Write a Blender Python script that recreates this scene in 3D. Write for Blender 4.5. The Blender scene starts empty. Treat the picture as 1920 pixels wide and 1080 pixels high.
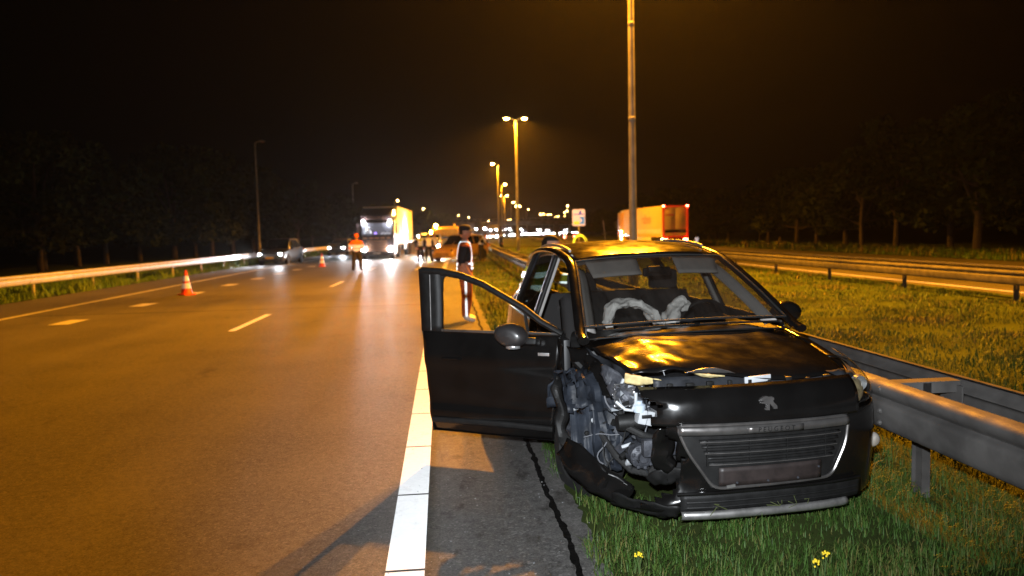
import bpy, bmesh, math, random
import numpy as np
from mathutils import Vector, Matrix, noise

random.seed(7)
rng = np.random.default_rng(7)
SC = bpy.context.scene
COL = SC.collection
PI = math.pi
R = math.radians

# ------------------------------------------------------------------ camera
cam_d = bpy.data.cameras.new('camera')
cam = bpy.data.objects.new('camera', cam_d)
COL.objects.link(cam)
SC.camera = cam
YAW, PITCH, ROLL, CAM_H = .0931, -.0727, -.0226, 1.7225
_f = Vector((math.sin(YAW) * math.cos(PITCH), math.cos(YAW) * math.cos(PITCH), math.sin(PITCH)))
_r = Vector((math.cos(YAW), -math.sin(YAW), 0))
_u = _r.cross(_f)
_r2 = _r * math.cos(ROLL) + _u * math.sin(ROLL)
_u2 = _u * math.cos(ROLL) - _r * math.sin(ROLL)
cam.matrix_world = Matrix(((_r2.x, _u2.x, -_f.x, 0), (_r2.y, _u2.y, -_f.y, 0), (_r2.z, _u2.z, -_f.z, CAM_H), (0, 0, 0, 1)))
cam_d.sensor_width = 36
cam_d.lens = 26.75
cam_d.clip_start = .05
cam_d.clip_end = 3000
cam_d.dof.use_dof = True
cam_d.dof.focus_distance = 4.7
cam_d.dof.aperture_fstop = 1.7

# ------------------------------------------------------------------ night sky
world = bpy.data.worlds.new('World')
SC.world = world
world.use_nodes = True
wn = world.node_tree.nodes
wn['Background'].inputs['Color'].default_value = (1.0, .74, .40, 1)
wn['Background'].inputs['Strength'].default_value = .00015

# the photographer's flash, fired from beside the camera
fl = bpy.data.lights.new('camera_flash', 'SPOT')
fl.energy = 560
fl.spot_size = R(80)
fl.spot_blend = 1.0
fl.color = (.90, .95, 1.0)
fl.shadow_soft_size = .04
flo = bpy.data.objects.new('camera_flash', fl)
COL.objects.link(flo)
flo.location = (-.12, -.05, 2.0)
flo.rotation_euler = Vector((math.sin(.25), math.cos(.25), -.06)).to_track_quat('-Z', 'Y').to_euler()

SC.view_settings.view_transform = 'Standard'
SC.view_settings.look = 'None'
SC.view_settings.exposure = 2.0
SC.view_settings.gamma = 1
SC.view_settings.use_curve_mapping = False
SC.cycles.use_denoising = True
SC.cycles.max_bounces = 5
SC.cycles.diffuse_bounces = 2
SC.cycles.glossy_bounces = 3
SC.cycles.transparent_max_bounces = 10
SC.cycles.volume_bounces = 0
SC.cycles.sample_clamp_indirect = 4
SC.cycles.caustics_reflective = False
SC.cycles.caustics_refractive = False

SODIUM = (1.0, .34, .008)
HEAD = (.86, .93, 1.0)


def curve(y):
    return .00029 * y * y if y > 0 else 0


# ------------------------------------------------------------------ materials
def mat(name, col, rough=.5, metal=0., var=0., scale=8., bump=0., bscale=60., coat=0., coat_rough=.05,
        emis=None, estr=0., spec=.5, dark=None, rvar=0., detail=4):
    m = bpy.data.materials.new(name)
    m.use_nodes = True
    nt = m.node_tree
    b = nt.nodes['Principled BSDF']
    b.inputs['Base Color'].default_value = (*col, 1)
    b.inputs['Roughness'].default_value = rough
    b.inputs['Metallic'].default_value = metal
    b.inputs['Specular IOR Level'].default_value = spec
    b.inputs['Coat Weight'].default_value = coat
    b.inputs['Coat Roughness'].default_value = coat_rough
    if emis:
        b.inputs['Emission Color'].default_value = (*emis, 1)
        b.inputs['Emission Strength'].default_value = estr
    if var or bump or rvar:
        tc = nt.nodes.new('ShaderNodeTexCoord')
    if var:
        n = nt.nodes.new('ShaderNodeTexNoise')
        n.inputs['Scale'].default_value = scale
        n.inputs['Detail'].default_value = detail
        nt.links.new(tc.outputs['Object'], n.inputs['Vector'])
        mx = nt.nodes.new('ShaderNodeMix')
        mx.data_type = 'RGBA'
        d = dark or tuple(c * (1 - var) for c in col)
        mx.inputs[6].default_value = (*d, 1)
        mx.inputs[7].default_value = (*[min(1, c * (1 + var * .6)) for c in col], 1)
        rp = nt.nodes.new('ShaderNodeMapRange')
        rp.inputs[1].default_value = .35
        rp.inputs[2].default_value = .65
        nt.links.new(n.outputs['Fac'], rp.inputs[0])
        nt.links.new(rp.outputs[0], mx.inputs[0])
        nt.links.new(mx.outputs[2], b.inputs['Base Color'])
    if rvar:
        n3 = nt.nodes.new('ShaderNodeTexNoise')
        n3.inputs['Scale'].default_value = scale * 1.7
        n3.inputs['Detail'].default_value = 6
        nt.links.new(tc.outputs['Object'], n3.inputs['Vector'])
        r3 = nt.nodes.new('ShaderNodeMapRange')
        r3.inputs[1].default_value = .3
        r3.inputs[2].default_value = .7
        r3.inputs[3].default_value = max(.02, rough - rvar)
        r3.inputs[4].default_value = rough + rvar
        nt.links.new(n3.outputs['Fac'], r3.inputs[0])
        nt.links.new(r3.outputs[0], b.inputs['Roughness'])
    if bump:
        n2 = nt.nodes.new('ShaderNodeTexNoise')
        n2.inputs['Scale'].default_value = bscale
        n2.inputs['Detail'].default_value = 3
        nt.links.new(tc.outputs['Object'], n2.inputs['Vector'])
        bp = nt.nodes.new('ShaderNodeBump')
        bp.inputs['Strength'].default_value = bump
        bp.inputs['Distance'].default_value = .01
        nt.links.new(n2.outputs['Fac'], bp.inputs['Height'])
        nt.links.new(bp.outputs['Normal'], b.inputs['Normal'])
    return m


def glass(name, tint=(.9, .95, .93), refl=1.0, ior=1.5, rough=.02, refl_streaks=0.):
    m = bpy.data.materials.new(name)
    m.use_nodes = True
    nt = m.node_tree
    nt.nodes.clear()
    out = nt.nodes.new('ShaderNodeOutputMaterial')
    mx = nt.nodes.new('ShaderNodeMixShader')
    tr = nt.nodes.new('ShaderNodeBsdfTransparent')
    tr.inputs['Color'].default_value = (*tint, 1)
    gl = nt.nodes.new('ShaderNodeBsdfGlossy')
    gl.inputs['Roughness'].default_value = rough
    gl.inputs['Color'].default_value = (refl, refl, refl, 1)
    lw = nt.nodes.new('ShaderNodeLayerWeight')
    lw.inputs['Blend'].default_value = .5
    pw = nt.nodes.new('ShaderNodeMath'); pw.operation = 'POWER'; pw.inputs[1].default_value = 5
    fr = nt.nodes.new('ShaderNodeMath'); fr.operation = 'MULTIPLY_ADD'
    f0 = ((ior - 1) / (ior + 1))**2
    fr.inputs[1].default_value = 1 - f0; fr.inputs[2].default_value = f0
    nt.links.new(lw.outputs['Facing'], pw.inputs[0]); nt.links.new(pw.outputs[0], fr.inputs[0])
    nt.links.new(fr.outputs[0], mx.inputs[0])
    nt.links.new(tr.outputs[0], mx.inputs[1])
    nt.links.new(gl.outputs[0], mx.inputs[2])
    if refl_streaks:  # pale diffuse streaks painted in place of hazy reflections on the pane
        tc = nt.nodes.new('ShaderNodeTexCoord')
        mp = nt.nodes.new('ShaderNodeMapping'); mp.inputs['Scale'].default_value = (1, .25, .25)
        ns = nt.nodes.new('ShaderNodeTexNoise'); ns.inputs['Scale'].default_value = 9; ns.inputs['Detail'].default_value = 8; ns.inputs['Roughness'].default_value = .7
        nt.links.new(tc.outputs['Object'], mp.inputs[0]); nt.links.new(mp.outputs[0], ns.inputs['Vector'])
        rg = nt.nodes.new('ShaderNodeMapRange'); rg.inputs[1].default_value = .35; rg.inputs[2].default_value = .7; rg.inputs[3].default_value = refl_streaks * .4; rg.inputs[4].default_value = refl_streaks * 1.7
        nt.links.new(ns.outputs['Fac'], rg.inputs[0])
        df = nt.nodes.new('ShaderNodeBsdfDiffuse')
        df.inputs['Color'].default_value = (.5, .46, .42, 1)
        m2 = nt.nodes.new('ShaderNodeMixShader')
        nt.links.new(rg.outputs[0], m2.inputs[0]); nt.links.new(mx.outputs[0], m2.inputs[1]); nt.links.new(df.outputs[0], m2.inputs[2])
        nt.links.new(m2.outputs[0], out.inputs['Surface'])
    else:
        nt.links.new(mx.outputs[0], out.inputs['Surface'])
    return m


def beads(m, fac, rough, col=(1, 1, 1)):
    """glass-bead tape and paint send light back towards its source: a lobe centred on the incoming ray"""
    nt = m.node_tree
    out = nt.nodes['Material Output']; b = nt.nodes['Principled BSDF']
    g = nt.nodes.new('ShaderNodeBsdfGlossy')
    g.inputs['Roughness'].default_value = rough
    g.inputs['Color'].default_value = (*col, 1)
    ge = nt.nodes.new('ShaderNodeNewGeometry')
    nt.links.new(ge.outputs['Incoming'], g.inputs['Normal'])
    mx = nt.nodes.new('ShaderNodeMixShader'); mx.inputs[0].default_value = fac
    nt.links.new(b.outputs[0], mx.inputs[1]); nt.links.new(g.outputs[0], mx.inputs[2])
    nt.links.new(mx.outputs[0], out.inputs['Surface'])


def asphalt(name, base, seed=0.):
    m = bpy.data.materials.new(name)
    m.use_nodes = True
    nt = m.node_tree
    b = nt.nodes['Principled BSDF']
    tc = nt.nodes.new('ShaderNodeTexCoord')
    mp = nt.nodes.new('ShaderNodeMapping')
    mp.inputs['Location'].default_value = (seed, seed, 0)
    nt.links.new(tc.outputs['Object'], mp.inputs['Vector'])
    fine = nt.nodes.new('ShaderNodeTexNoise')
    fine.inputs['Scale'].default_value = 95
    fine.inputs['Detail'].default_value = 5
    fine.inputs['Roughness'].default_value = .75
    big = nt.nodes.new('ShaderNodeTexNoise')
    big.inputs['Scale'].default_value = .7
    big.inputs['Detail'].default_value = 5
    # wheel tracks run along the road: stretch one noise in y
    mp2 = nt.nodes.new('ShaderNodeMapping')
    mp2.inputs['Scale'].default_value = (1.0, .03, 1)
    nt.links.new(tc.outputs['Object'], mp2.inputs['Vector'])
    trk = nt.nodes.new('ShaderNodeTexNoise')
    trk.inputs['Scale'].default_value = 1.1
    trk.inputs['Detail'].default_value = 3
    for n, s in ((fine, mp), (big, mp), (trk, mp2)):
        nt.links.new(s.outputs[0], n.inputs['Vector'])
    mid = nt.nodes.new('ShaderNodeTexNoise')
    mid.inputs['Scale'].default_value = 17
    mid.inputs['Detail'].default_value = 6
    mid.inputs['Roughness'].default_value = .7
    nt.links.new(mp.outputs[0], mid.inputs['Vector'])
    vo = nt.nodes.new('ShaderNodeTexVoronoi')
    vo.inputs['Scale'].default_value = 70
    nt.links.new(mp.outputs[0], vo.inputs['Vector'])
    chip_glint = nt.nodes.new('ShaderNodeMath'); chip_glint.operation = 'GREATER_THAN'; chip_glint.inputs[1].default_value = .93  # bright specks: the sparkle of stone chips put into the colour
    sep = nt.nodes.new('ShaderNodeSeparateColor')
    nt.links.new(vo.outputs['Color'], sep.inputs[0]); nt.links.new(sep.outputs[0], chip_glint.inputs[0])
    a = nt.nodes.new('ShaderNodeMath'); a.operation = 'MULTIPLY_ADD'
    a.inputs[1].default_value = 3.2; a.inputs[2].default_value = -1.1
    nt.links.new(fine.outputs['Fac'], a.inputs[0])
    b1 = nt.nodes.new('ShaderNodeMath'); b1.operation = 'MULTIPLY_ADD'
    b1.inputs[1].default_value = .9
    nt.links.new(big.outputs['Fac'], b1.inputs[0]); nt.links.new(a.outputs[0], b1.inputs[2])
    c1 = nt.nodes.new('ShaderNodeMath'); c1.operation = 'MULTIPLY_ADD'
    c1.inputs[1].default_value = .8
    nt.links.new(trk.outputs['Fac'], c1.inputs[0]); nt.links.new(b1.outputs[0], c1.inputs[2])
    d1 = nt.nodes.new('ShaderNodeMath'); d1.operation = 'MULTIPLY_ADD'; d1.inputs[1].default_value = 1.6
    nt.links.new(mid.outputs['Fac'], d1.inputs[0]); nt.links.new(c1.outputs[0], d1.inputs[2])
    e1 = nt.nodes.new('ShaderNodeMath'); e1.operation = 'MULTIPLY_ADD'; e1.inputs[1].default_value = 1.1
    nt.links.new(chip_glint.outputs[0], e1.inputs[0]); nt.links.new(d1.outputs[0], e1.inputs[2])
    c1 = nt.nodes.new('ShaderNodeMath'); c1.operation = 'SUBTRACT'; c1.inputs[1].default_value = .75
    nt.links.new(e1.outputs[0], c1.inputs[0])
    ramp = nt.nodes.new('ShaderNodeValToRGB')
    ramp.color_ramp.elements[0].position = .22
    ramp.color_ramp.elements[0].color = (*[c * .18 for c in base], 1)
    ramp.color_ramp.elements[1].position = 1.12
    ramp.color_ramp.elements[1].color = (*[c * 2.1 for c in base], 1)
    sc = nt.nodes.new('ShaderNodeMath'); sc.operation = 'MULTIPLY'; sc.inputs[1].default_value = .52
    nt.links.new(c1.outputs[0], sc.inputs[0])
    nt.links.new(sc.outputs[0], ramp.inputs[0])
    nt.links.new(ramp.outputs[0], b.inputs['Base Color'])
    b.inputs['Roughness'].default_value = .52
    b.inputs['Specular IOR Level'].default_value = .09
    bp = nt.nodes.new('ShaderNodeBump')
    bp.inputs['Strength'].default_value = .55
    bp.inputs['Distance'].default_value = .006
    nt.links.new(fine.outputs['Fac'], bp.inputs['Height'])
    nt.links.new(bp.outputs['Normal'], b.inputs['Normal'])
    return m


def stains(m, col, lo=.60, hi=.68, scale=4.5):
    nt = m.node_tree; b = nt.nodes['Principled BSDF']
    src = b.inputs['Base Color'].links[0].from_socket
    tc = nt.nodes.new('ShaderNodeTexCoord')
    mp = nt.nodes.new('ShaderNodeMapping'); mp.inputs['Scale'].default_value = (1, .6, 1)
    n = nt.nodes.new('ShaderNodeTexNoise'); n.inputs['Scale'].default_value = scale; n.inputs['Detail'].default_value = 9; n.inputs['Roughness'].default_value = .72
    nt.links.new(tc.outputs['Object'], mp.inputs[0]); nt.links.new(mp.outputs[0], n.inputs['Vector'])
    rg = nt.nodes.new('ShaderNodeMapRange'); rg.inputs[1].default_value = lo; rg.inputs[2].default_value = hi; rg.inputs[4].default_value = .75
    nt.links.new(n.outputs['Fac'], rg.inputs[0])
    mx = nt.nodes.new('ShaderNodeMix'); mx.data_type = 'RGBA'; mx.inputs[7].default_value = (*col, 1)
    nt.links.new(rg.outputs[0], mx.inputs[0]); nt.links.new(src, mx.inputs[6]); nt.links.new(mx.outputs[2], b.inputs['Base Color'])


M = dict(
    asphalt=asphalt('asphalt', (.072, .068, .062)),
    shoulder=asphalt('shoulder_asphalt', (.078, .074, .070), 31.),
    soil=mat('grass_soil', (.042, .060, .014), .95, var=.6, scale=.5, bump=.6, bscale=9, spec=.1, detail=8),
    line=mat('road_paint', (.80, .80, .78), .6, var=.07, scale=30, bump=.15, bscale=150),
    line_worn=mat('worn_road_paint', (.62, .60, .56), .6, var=.22, scale=14, bump=.2, bscale=120),
    tar=mat('tar_seam', (.004, .0035, .003), .9, spec=.08, var=.5, scale=30, bump=.6, bscale=40),
    steel=mat('galvanised_steel', (.55, .55, .55), .5, metal=.1, var=.12, scale=3, rvar=.05, bump=.05, bscale=30),
    steel_old=mat('weathered_steel', (.085, .08, .076), .65, metal=.0, spec=.3, var=.35, scale=5, rvar=.1, bump=.08, bscale=40),
    pole=mat('pole_metal', (.40, .39, .37), .5, metal=.3, var=.25, scale=3),
    paint=mat('black_car_paint', (.0050, .0048, .0047), .17, rvar=.05, scale=5, var=.2, spec=.42),
    paint_in=mat('black_body_inner', (.012, .012, .013), .5, var=.3, scale=10),
    plastic=mat('black_plastic', (.010, .010, .010), .5, spec=.25, var=.3, scale=20, bump=.15, bscale=220),
    plastic_grey=mat('grey_plastic', (.018, .0195, .023), .5, spec=.22, var=.4, scale=9, bump=.2, bscale=40),
    liner=mat('blue_grey_torn_plastic', (.020, .024, .032), .5, spec=.22, var=.55, scale=7, bump=.4, bscale=22),
    chrome=mat('chrome_trim', (.62, .62, .62), .30, metal=.75, rvar=.06, scale=30),
    dullchrome=mat('dirty_chrome', (.20, .19, .185), .33, metal=.8, var=.2, scale=12, rvar=.06),
    silver=mat('silver_lip', (.45, .44, .43), .36, metal=.8, var=.25, scale=18),
    alloy=mat('cast_aluminium', (.055, .058, .068), .45, spec=.3, metal=.25, var=.4, scale=22, bump=.3, bscale=60),
    rubber=mat('rubber', (.007, .007, .007), .75, var=.3, scale=20, bump=.3, bscale=80),
    cloth_dark=mat('dark_seat_cloth', (.015, .014, .014), .9, bump=.3, bscale=160),
    trim_light=mat('pale_headliner', (.30, .285, .27), .85, var=.08, scale=12),
    airbag=mat('airbag_fabric', (.88, .86, .83), .85, var=.22, scale=9, bump=.5, bscale=26),
    foam=mat('torn_foam', (.58, .47, .22), .9, var=.25, scale=18, bump=.4, bscale=50),
    white_pl=mat('white_plastic', (.42, .44, .46), .4, var=.15, scale=14),
    wire=mat('pale_wire', (.14, .145, .16), .45),
    lens=mat('headlamp_lens', (.25, .25, .26), .12, metal=.7, coat=1., coat_rough=.03),
    amber_lens=mat('amber_indicator_lens', (.75, .26, .02), .2, coat=1.),
    glass=glass('windscreen_glass', (.50, .50, .49), 1.0, 1.7, .03, .020),
    side_glass=glass('side_glass', (.45, .50, .48), .9),
    clear=glass('clear_door_glass', (.93, .96, .94), .25, 1.3),
    dark_glass=mat('dark_vehicle_glass', (.008, .009, .010), .08, coat=1., coat_rough=.03),
    cone_red=mat('cone_orange_red', (.78, .07, .02), .5, var=.12, scale=12),
    cone_white=mat('cone_reflective_white', (.86, .86, .86), .4, metal=.2, var=.05, scale=20),
    vest_or=mat('hi_vis_orange', (.85, .16, .015), .7, var=.12, scale=14, bump=.3, bscale=25),
    vest_ye=mat('hi_vis_yellow', (.62, .70, .05), .7, var=.12, scale=14, bump=.3, bscale=25),
    retro=mat('retroreflective_tape', (.82, .83, .85), .5, bump=.1, bscale=90),
    skin=mat('skin', (.52, .26, .17), .55, var=.15, scale=20),
    hair=mat('dark_hair', (.012, .009, .007), .6, bump=.6, bscale=60),
    navy=mat('navy_uniform_cloth', (.014, .015, .022), .85, var=.25, scale=12, bump=.3, bscale=30),
    rust_tr=mat('rust_red_trousers', (.50, .12, .045), .85, var=.25, scale=9, bump=.5, bscale=18),
    dark_tr=mat('dark_trousers', (.022, .018, .017), .85, var=.25, scale=12, bump=.3, bscale=22),
    boot=mat('black_boot', (.012, .011, .010), .5),
    shoe_w=mat('white_shoe', (.80, .80, .78), .5, metal=.1),
    bark=mat('bark', (.055, .042, .03), .9, var=.4, scale=10, bump=.6, bscale=18),
    leaf=mat('leaf_green', (.040, .052, .018), 1., var=.45, scale=.9, spec=.02),
    leaf2=mat('leaf_dark_green', (.032, .044, .018), 1., var=.45, scale=.8, spec=.02),
    concrete=mat('bridge_concrete', (.34, .31, .28), .85, var=.25, scale=.5, bump=.2, bscale=6),
    sign_w=mat('sign_white_face', (.40, .38, .40), .5),
    sign_b=mat('sign_blue', (.01, .04, .20), .5),
    sign_t=mat('sign_teal', (.01, .10, .25), .5),
    sign_y=mat('sign_yellow', (.55, .42, .02), .5),
    bone=mat('bone_white_coach_paint', (.70, .68, .64), .35, coat=.6, var=.08, scale=3),
    cargo_w=mat('white_trailer_tarp', (.72, .70, .66), .5, var=.1, scale=2, bump=.15, bscale=4),
    cargo_o=mat('yellow_trailer_side', (.52, .40, .16), .45, var=.08, scale=2, bump=.1, bscale=3),
    cargo_red=mat('red_trailer_frame', (.85, .06, .015), .45),
    brick_red=mat('red_lettering', (.62, .06, .02), .5),
    cab_dark=mat('dark_cab_paint', (.035, .022, .022), .35, coat=.8, var=.15, scale=3),
    cab_trim=mat('brown_lettering', (.42, .20, .10), .5),
    dpaint=mat('dark_blue_car_paint', (.050, .058, .078), .3, coat=1.),
    gpaint=mat('grey_car_paint', (.16, .16, .17), .3, metal=.4, coat=1.),
    ypaint=mat('yellow_car_paint', (.72, .44, .06), .32, coat=1., var=.08, scale=4),
    wpaint=mat('white_van_paint', (.72, .72, .70), .3, coat=1.),
    plate_y=mat('yellow_number_plate', (.85, .55, .03), .45),
    yellow=mat('bright_yellow_plastic', (.85, .58, .02), .45),
    flower=mat('yellow_petals', (.85, .62, .02), .6),
    stem=mat('green_stem', (.06, .11, .025), .7),
    head_on=mat('lit_headlamp', (1, 1, 1), .3, emis=HEAD, estr=110.),
    head_far=mat('lit_far_headlamp', (1, 1, 1), .3, emis=(.93, .95, 1), estr=110.),
    head_hi=mat('lit_roof_lamp', (1, 1, 1), .3, emis=(.9, .95, 1), estr=120.),
    tail_on=mat('lit_tail_lamp', (1, .1, .05), .3, emis=(1, .05, .02), estr=45.),
    marker_on=mat('lit_amber_marker', (1, .6, .1), .3, emis=(1, .62, .12), estr=40.),
    beacon_on=mat('lit_amber_beacon', (1, .5, .05), .3, emis=(1, .52, .04), estr=420.),
    sodium_on=mat('lit_sodium_lens', (1, .6, .2), .3, emis=(1, .50, .09), estr=420.),
    sodium_far=mat('lit_far_sodium_lens', (1, .6, .2), .3, emis=(1, .55, .12), estr=130.),
    lamp_off=mat('unlit_lamp_lens', (.30, .22, .17), .3),
    cab_glow=mat('lit_cab_interior', (.55, .55, .60), .8, emis=(.62, .66, .80), estr=.07),  # faint emission stands in for cab light on the dash clutter
    shirt_w=mat('lit_white_shirt', (.80, .83, .88), .8, emis=(.7, .8, .95), estr=.05),  # shirt glows slightly in place of light falling on the driver
    screen=mat('lit_purple_screen', (.2, .1, .6), .4, emis=(.35, .22, 1), estr=.7),
)


stains(M['shoulder'], (.018, .015, .012), .54, .64)
stains(M['asphalt'], (.030, .027, .024), .60, .70, 1.4)
stains(M['line'], (.42, .40, .36), .55, .72, 7.)
stains(M['line_worn'], (.16, .15, .13), .56, .66, 6.)
beads(M['retro'], .45, .36)
beads(M['cargo_red'], .35, .24, (1, .07, .01))
beads(M['cone_white'], .4, .42)
beads(M['yellow'], .3, .36, (1, .72, .02))
beads(M['sign_w'], .42, .22, (1, .86, .84))
beads(M['sign_b'], .75, .22, (.01, .07, .45))
beads(M['sign_t'], .75, .22, (.01, .32, .62))
beads(M['sign_y'], .75, .22, (1, .85, .02))
beads(M['line'], .11, .5)
beads(M['line_worn'], .14, .45)


# ------------------------------------------------------------------ mesh helpers
class MB:
    def __init__(s):
        s.v = []; s.f = []

    def add(s, vs, fs):
        o = len(s.v)
        s.v += [tuple(p) for p in vs]
        s.f += [tuple(i + o for i in f) for f in fs]
        return s

    def box(s, c, d, rot=None, ch=0.):
        x, y, z = d[0] / 2, d[1] / 2, d[2] / 2
        if ch <= 0:
            vs = [(a * x, b * y, e * z) for a in (-1, 1) for b in (-1, 1) for e in (-1, 1)]
            fs = [(0, 1, 3, 2), (4, 6, 7, 5), (0, 4, 5, 1), (2, 3, 7, 6), (0, 2, 6, 4), (1, 5, 7, 3)]
        else:
            bm = bmesh.new()
            bmesh.ops.create_cube(bm, size=1, matrix=Matrix.Diagonal((d[0], d[1], d[2], 1)))
            bmesh.ops.bevel(bm, geom=bm.edges[:], offset=ch, segments=2, affect='EDGES', profile=.6)
            bm.verts.index_update()
            vs = [tuple(v.co) for v in bm.verts]
            fs = [tuple(v.index for v in f.verts) for f in bm.faces]
            bm.free()
        m = (rot.to_4x4() if rot is not None else Matrix())
        return s.add([Vector(c) + m @ Vector(p) for p in vs], fs)

    def tube(s, path, r, n=8, cap=True, sq=(1, 1)):
        path = [Vector(p) for p in path]
        rs = r if isinstance(r, (list, tuple)) else [r] * len(path)
        vs, fs = [], []
        up = None
        for i, p in enumerate(path):
            t = (path[min(i + 1, len(path) - 1)] - path[max(i - 1, 0)]).normalized()
            if up is None:
                a = Vector((0, 0, 1)) if abs(t.z) < .9 else Vector((1, 0, 0))
                up = (a - t * a.dot(t)).normalized()
            else:
                up = (up - t * up.dot(t))
                up = up.normalized() if up.length > 1e-6 else Vector((1, 0, 0))
            sd = t.cross(up)
            for k in range(n):
                a = 2 * PI * k / n
                vs.append(p + (sd * math.cos(a) * sq[0] + up * math.sin(a) * sq[1]) * rs[i])
        for i in range(len(path) - 1):
            for k in range(n):
                fs.append((i * n + k, i * n + (k + 1) % n, (i + 1) * n + (k + 1) % n, (i + 1) * n + k))
        if cap:
            fs.append(tuple(range(n - 1, -1, -1)))
            fs.append(tuple((len(path) - 1) * n + k for k in range(n)))
        return s.add(vs, fs)

    def lathe(s, prof, c=(0, 0, 0), axis='z', n=20):
        vs, fs = [], []
        for (r, h) in prof:
            for k in range(n):
                a = 2 * PI * k / n
                x, y = r * math.cos(a), r * math.sin(a)
                p = {'z': (x, y, h), 'x': (h, x, y), 'y': (x, h, y)}[axis]
                vs.append((c[0] + p[0], c[1] + p[1], c[2] + p[2]))
        for i in range(len(prof) - 1):
            for k in range(n):
                fs.append((i * n + k, i * n + (k + 1) % n, (i + 1) * n + (k + 1) % n, (i + 1) * n + k))
        return s.add(vs, fs)

    def grid(s, fn, nu, nv, skip=None):
        vs = [tuple(fn(i / nu, j / nv)) for j in range(nv + 1) for i in range(nu + 1)]
        fs = []
        for j in range(nv):
            for i in range(nu):
                q = (j * (nu + 1) + i, j * (nu + 1) + i + 1, (j + 1) * (nu + 1) + i + 1, (j + 1) * (nu + 1) + i)
                if skip:
                    c = sum((Vector(vs[k]) for k in q), Vector()) / 4
                    if skip(c, (i + .5) / nu, (j + .5) / nv):
                        continue
                fs.append(q)
        return s.add(vs, fs)

    def prism(s, pts, ext):
        """polygon pts (3d) extruded by vector ext"""
        n = len(pts)
        e = Vector(ext)
        vs = [Vector(p) for p in pts] + [Vector(p) + e for p in pts]
        fs = [tuple(range(n)), tuple(range(2 * n - 1, n - 1, -1))]
        fs += [(i, (i + 1) % n, n + (i + 1) % n, n + i) for i in range(n)]
        return s.add(vs, fs)

    def mesh(s, name, smooth=True, ang=38):
        me = bpy.data.meshes.new(name)
        me.from_pydata(s.v, [], s.f)
        bm = bmesh.new(); bm.from_mesh(me)
        bmesh.ops.recalc_face_normals(bm, faces=bm.faces[:])
        bm.to_mesh(me); bm.free()
        if smooth:
            me.shade_smooth()
            me.set_sharp_from_angle(angle=R(ang))
        return me

    def build(s, name, m, parent=None, smooth=True, ang=38, thick=0., **kw):
        return place(name, s.mesh(name, smooth, ang), m, parent, thick=thick, **kw)


def place(name, me, m, parent=None, loc=None, rot=None, thick=0.):
    o = bpy.data.objects.new(name, me)
    COL.objects.link(o)
    if m is not None and not me.materials:
        me.materials.append(m)
    if parent:
        o.parent = parent
    if loc:
        o.location = loc
    if rot:
        o.rotation_euler = rot
    if thick:
        md = o.modifiers.new('thickness', 'SOLIDIFY')
        md.thickness = thick
        md.offset = 0
    return o


def tag(o, label=None, cat=None, group=None, kind=None):
    if label: o['label'] = label
    if cat: o['category'] = cat
    if group: o['group'] = group
    if kind: o['kind'] = kind
    return o


def empty(name, loc=(0, 0, 0), rz=0., label=None, cat=None, group=None, kind=None):
    o = bpy.data.objects.new(name, None)
    COL.objects.link(o)
    o.location = loc
    o.rotation_euler = (0, 0, rz)
    o.empty_display_size = .2
    return tag(o, label, cat, group, kind)


def copy_tree(o, parent=None):
    c = o.copy()
    COL.objects.link(c)
    c.parent = parent
    for ch in o.children:
        copy_tree(ch, c)
    return c


def text(name, body, size, m, parent, loc, rot, ext=.004, align='CENTER'):
    cu = bpy.data.curves.new(name, 'FONT')
    cu.body = body
    cu.size = size
    cu.extrude = ext
    cu.align_x = align
    cu.align_y = 'CENTER'
    t = bpy.data.objects.new(name, cu)
    COL.objects.link(t)
    bpy.context.view_layer.update()
    me = bpy.data.meshes.new_from_object(t.evaluated_get(bpy.context.evaluated_depsgraph_get()))
    bpy.data.objects.remove(t)
    me.materials.clear()
    return place(name, me, m, parent, loc, rot)


def spot(name, parent, loc, target, energy, col, size=100, blend=.6, soft=.08):
    l = bpy.data.lights.new(name, 'SPOT')
    l.energy = energy; l.color = col
    l.spot_size = R(size); l.spot_blend = blend
    l.shadow_soft_size = soft
    o = bpy.data.objects.new(name, l)
    COL.objects.link(o)
    o.parent = parent
    o.location = loc
    d = Vector(target) - Vector(loc)
    o.rotation_euler = d.to_track_quat('-Z', 'Y').to_euler()
    return o


def tab(t, pts):
    """smooth interpolation through (t, value) points"""
    n = len(pts)
    if t <= pts[0][0]: return pts[0][1]
    if t >= pts[-1][0]: return pts[-1][1]
    for i in range(n - 1):
        if t <= pts[i + 1][0]:
            break
    def sl(k):
        a, b = max(k - 1, 0), min(k + 1, n - 1)
        return (pts[b][1] - pts[a][1]) / (pts[b][0] - pts[a][0])
    h = pts[i + 1][0] - pts[i][0]
    u = (t - pts[i][0]) / h
    return ((2 * u**3 - 3 * u**2 + 1) * pts[i][1] + (u**3 - 2 * u**2 + u) * h * sl(i)
            + (-2 * u**3 + 3 * u**2) * pts[i + 1][1] + (u**3 - u**2) * h * sl(i + 1))


def nz(x, y, z, s=1., seed=0.):
    return noise.noise(Vector((x * s + seed, y * s + seed * 1.7, z * s - seed)))


def lerp(a, b, t):
    return a + (b - a) * t


# ------------------------------------------------------------------ ground, roads, markings
def strip(name, x0, x1, y0, y1, z, m, step=4., kx=curve, parent=None, jag=0., seed=0.):
    b = MB()
    n = max(1, int((y1 - y0) / step))
    def fn(u, v):
        y = lerp(y0, y1, v)
        x = lerp(x0, x1, u) + kx(y)
        if jag and u in (0., 1.):
            x += jag * nz(y, u * 9, 0, 3.1, seed)
        return (x, y, z)
    b.grid(fn, 1, n)
    return b.build(name, m, parent, smooth=False)


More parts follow.
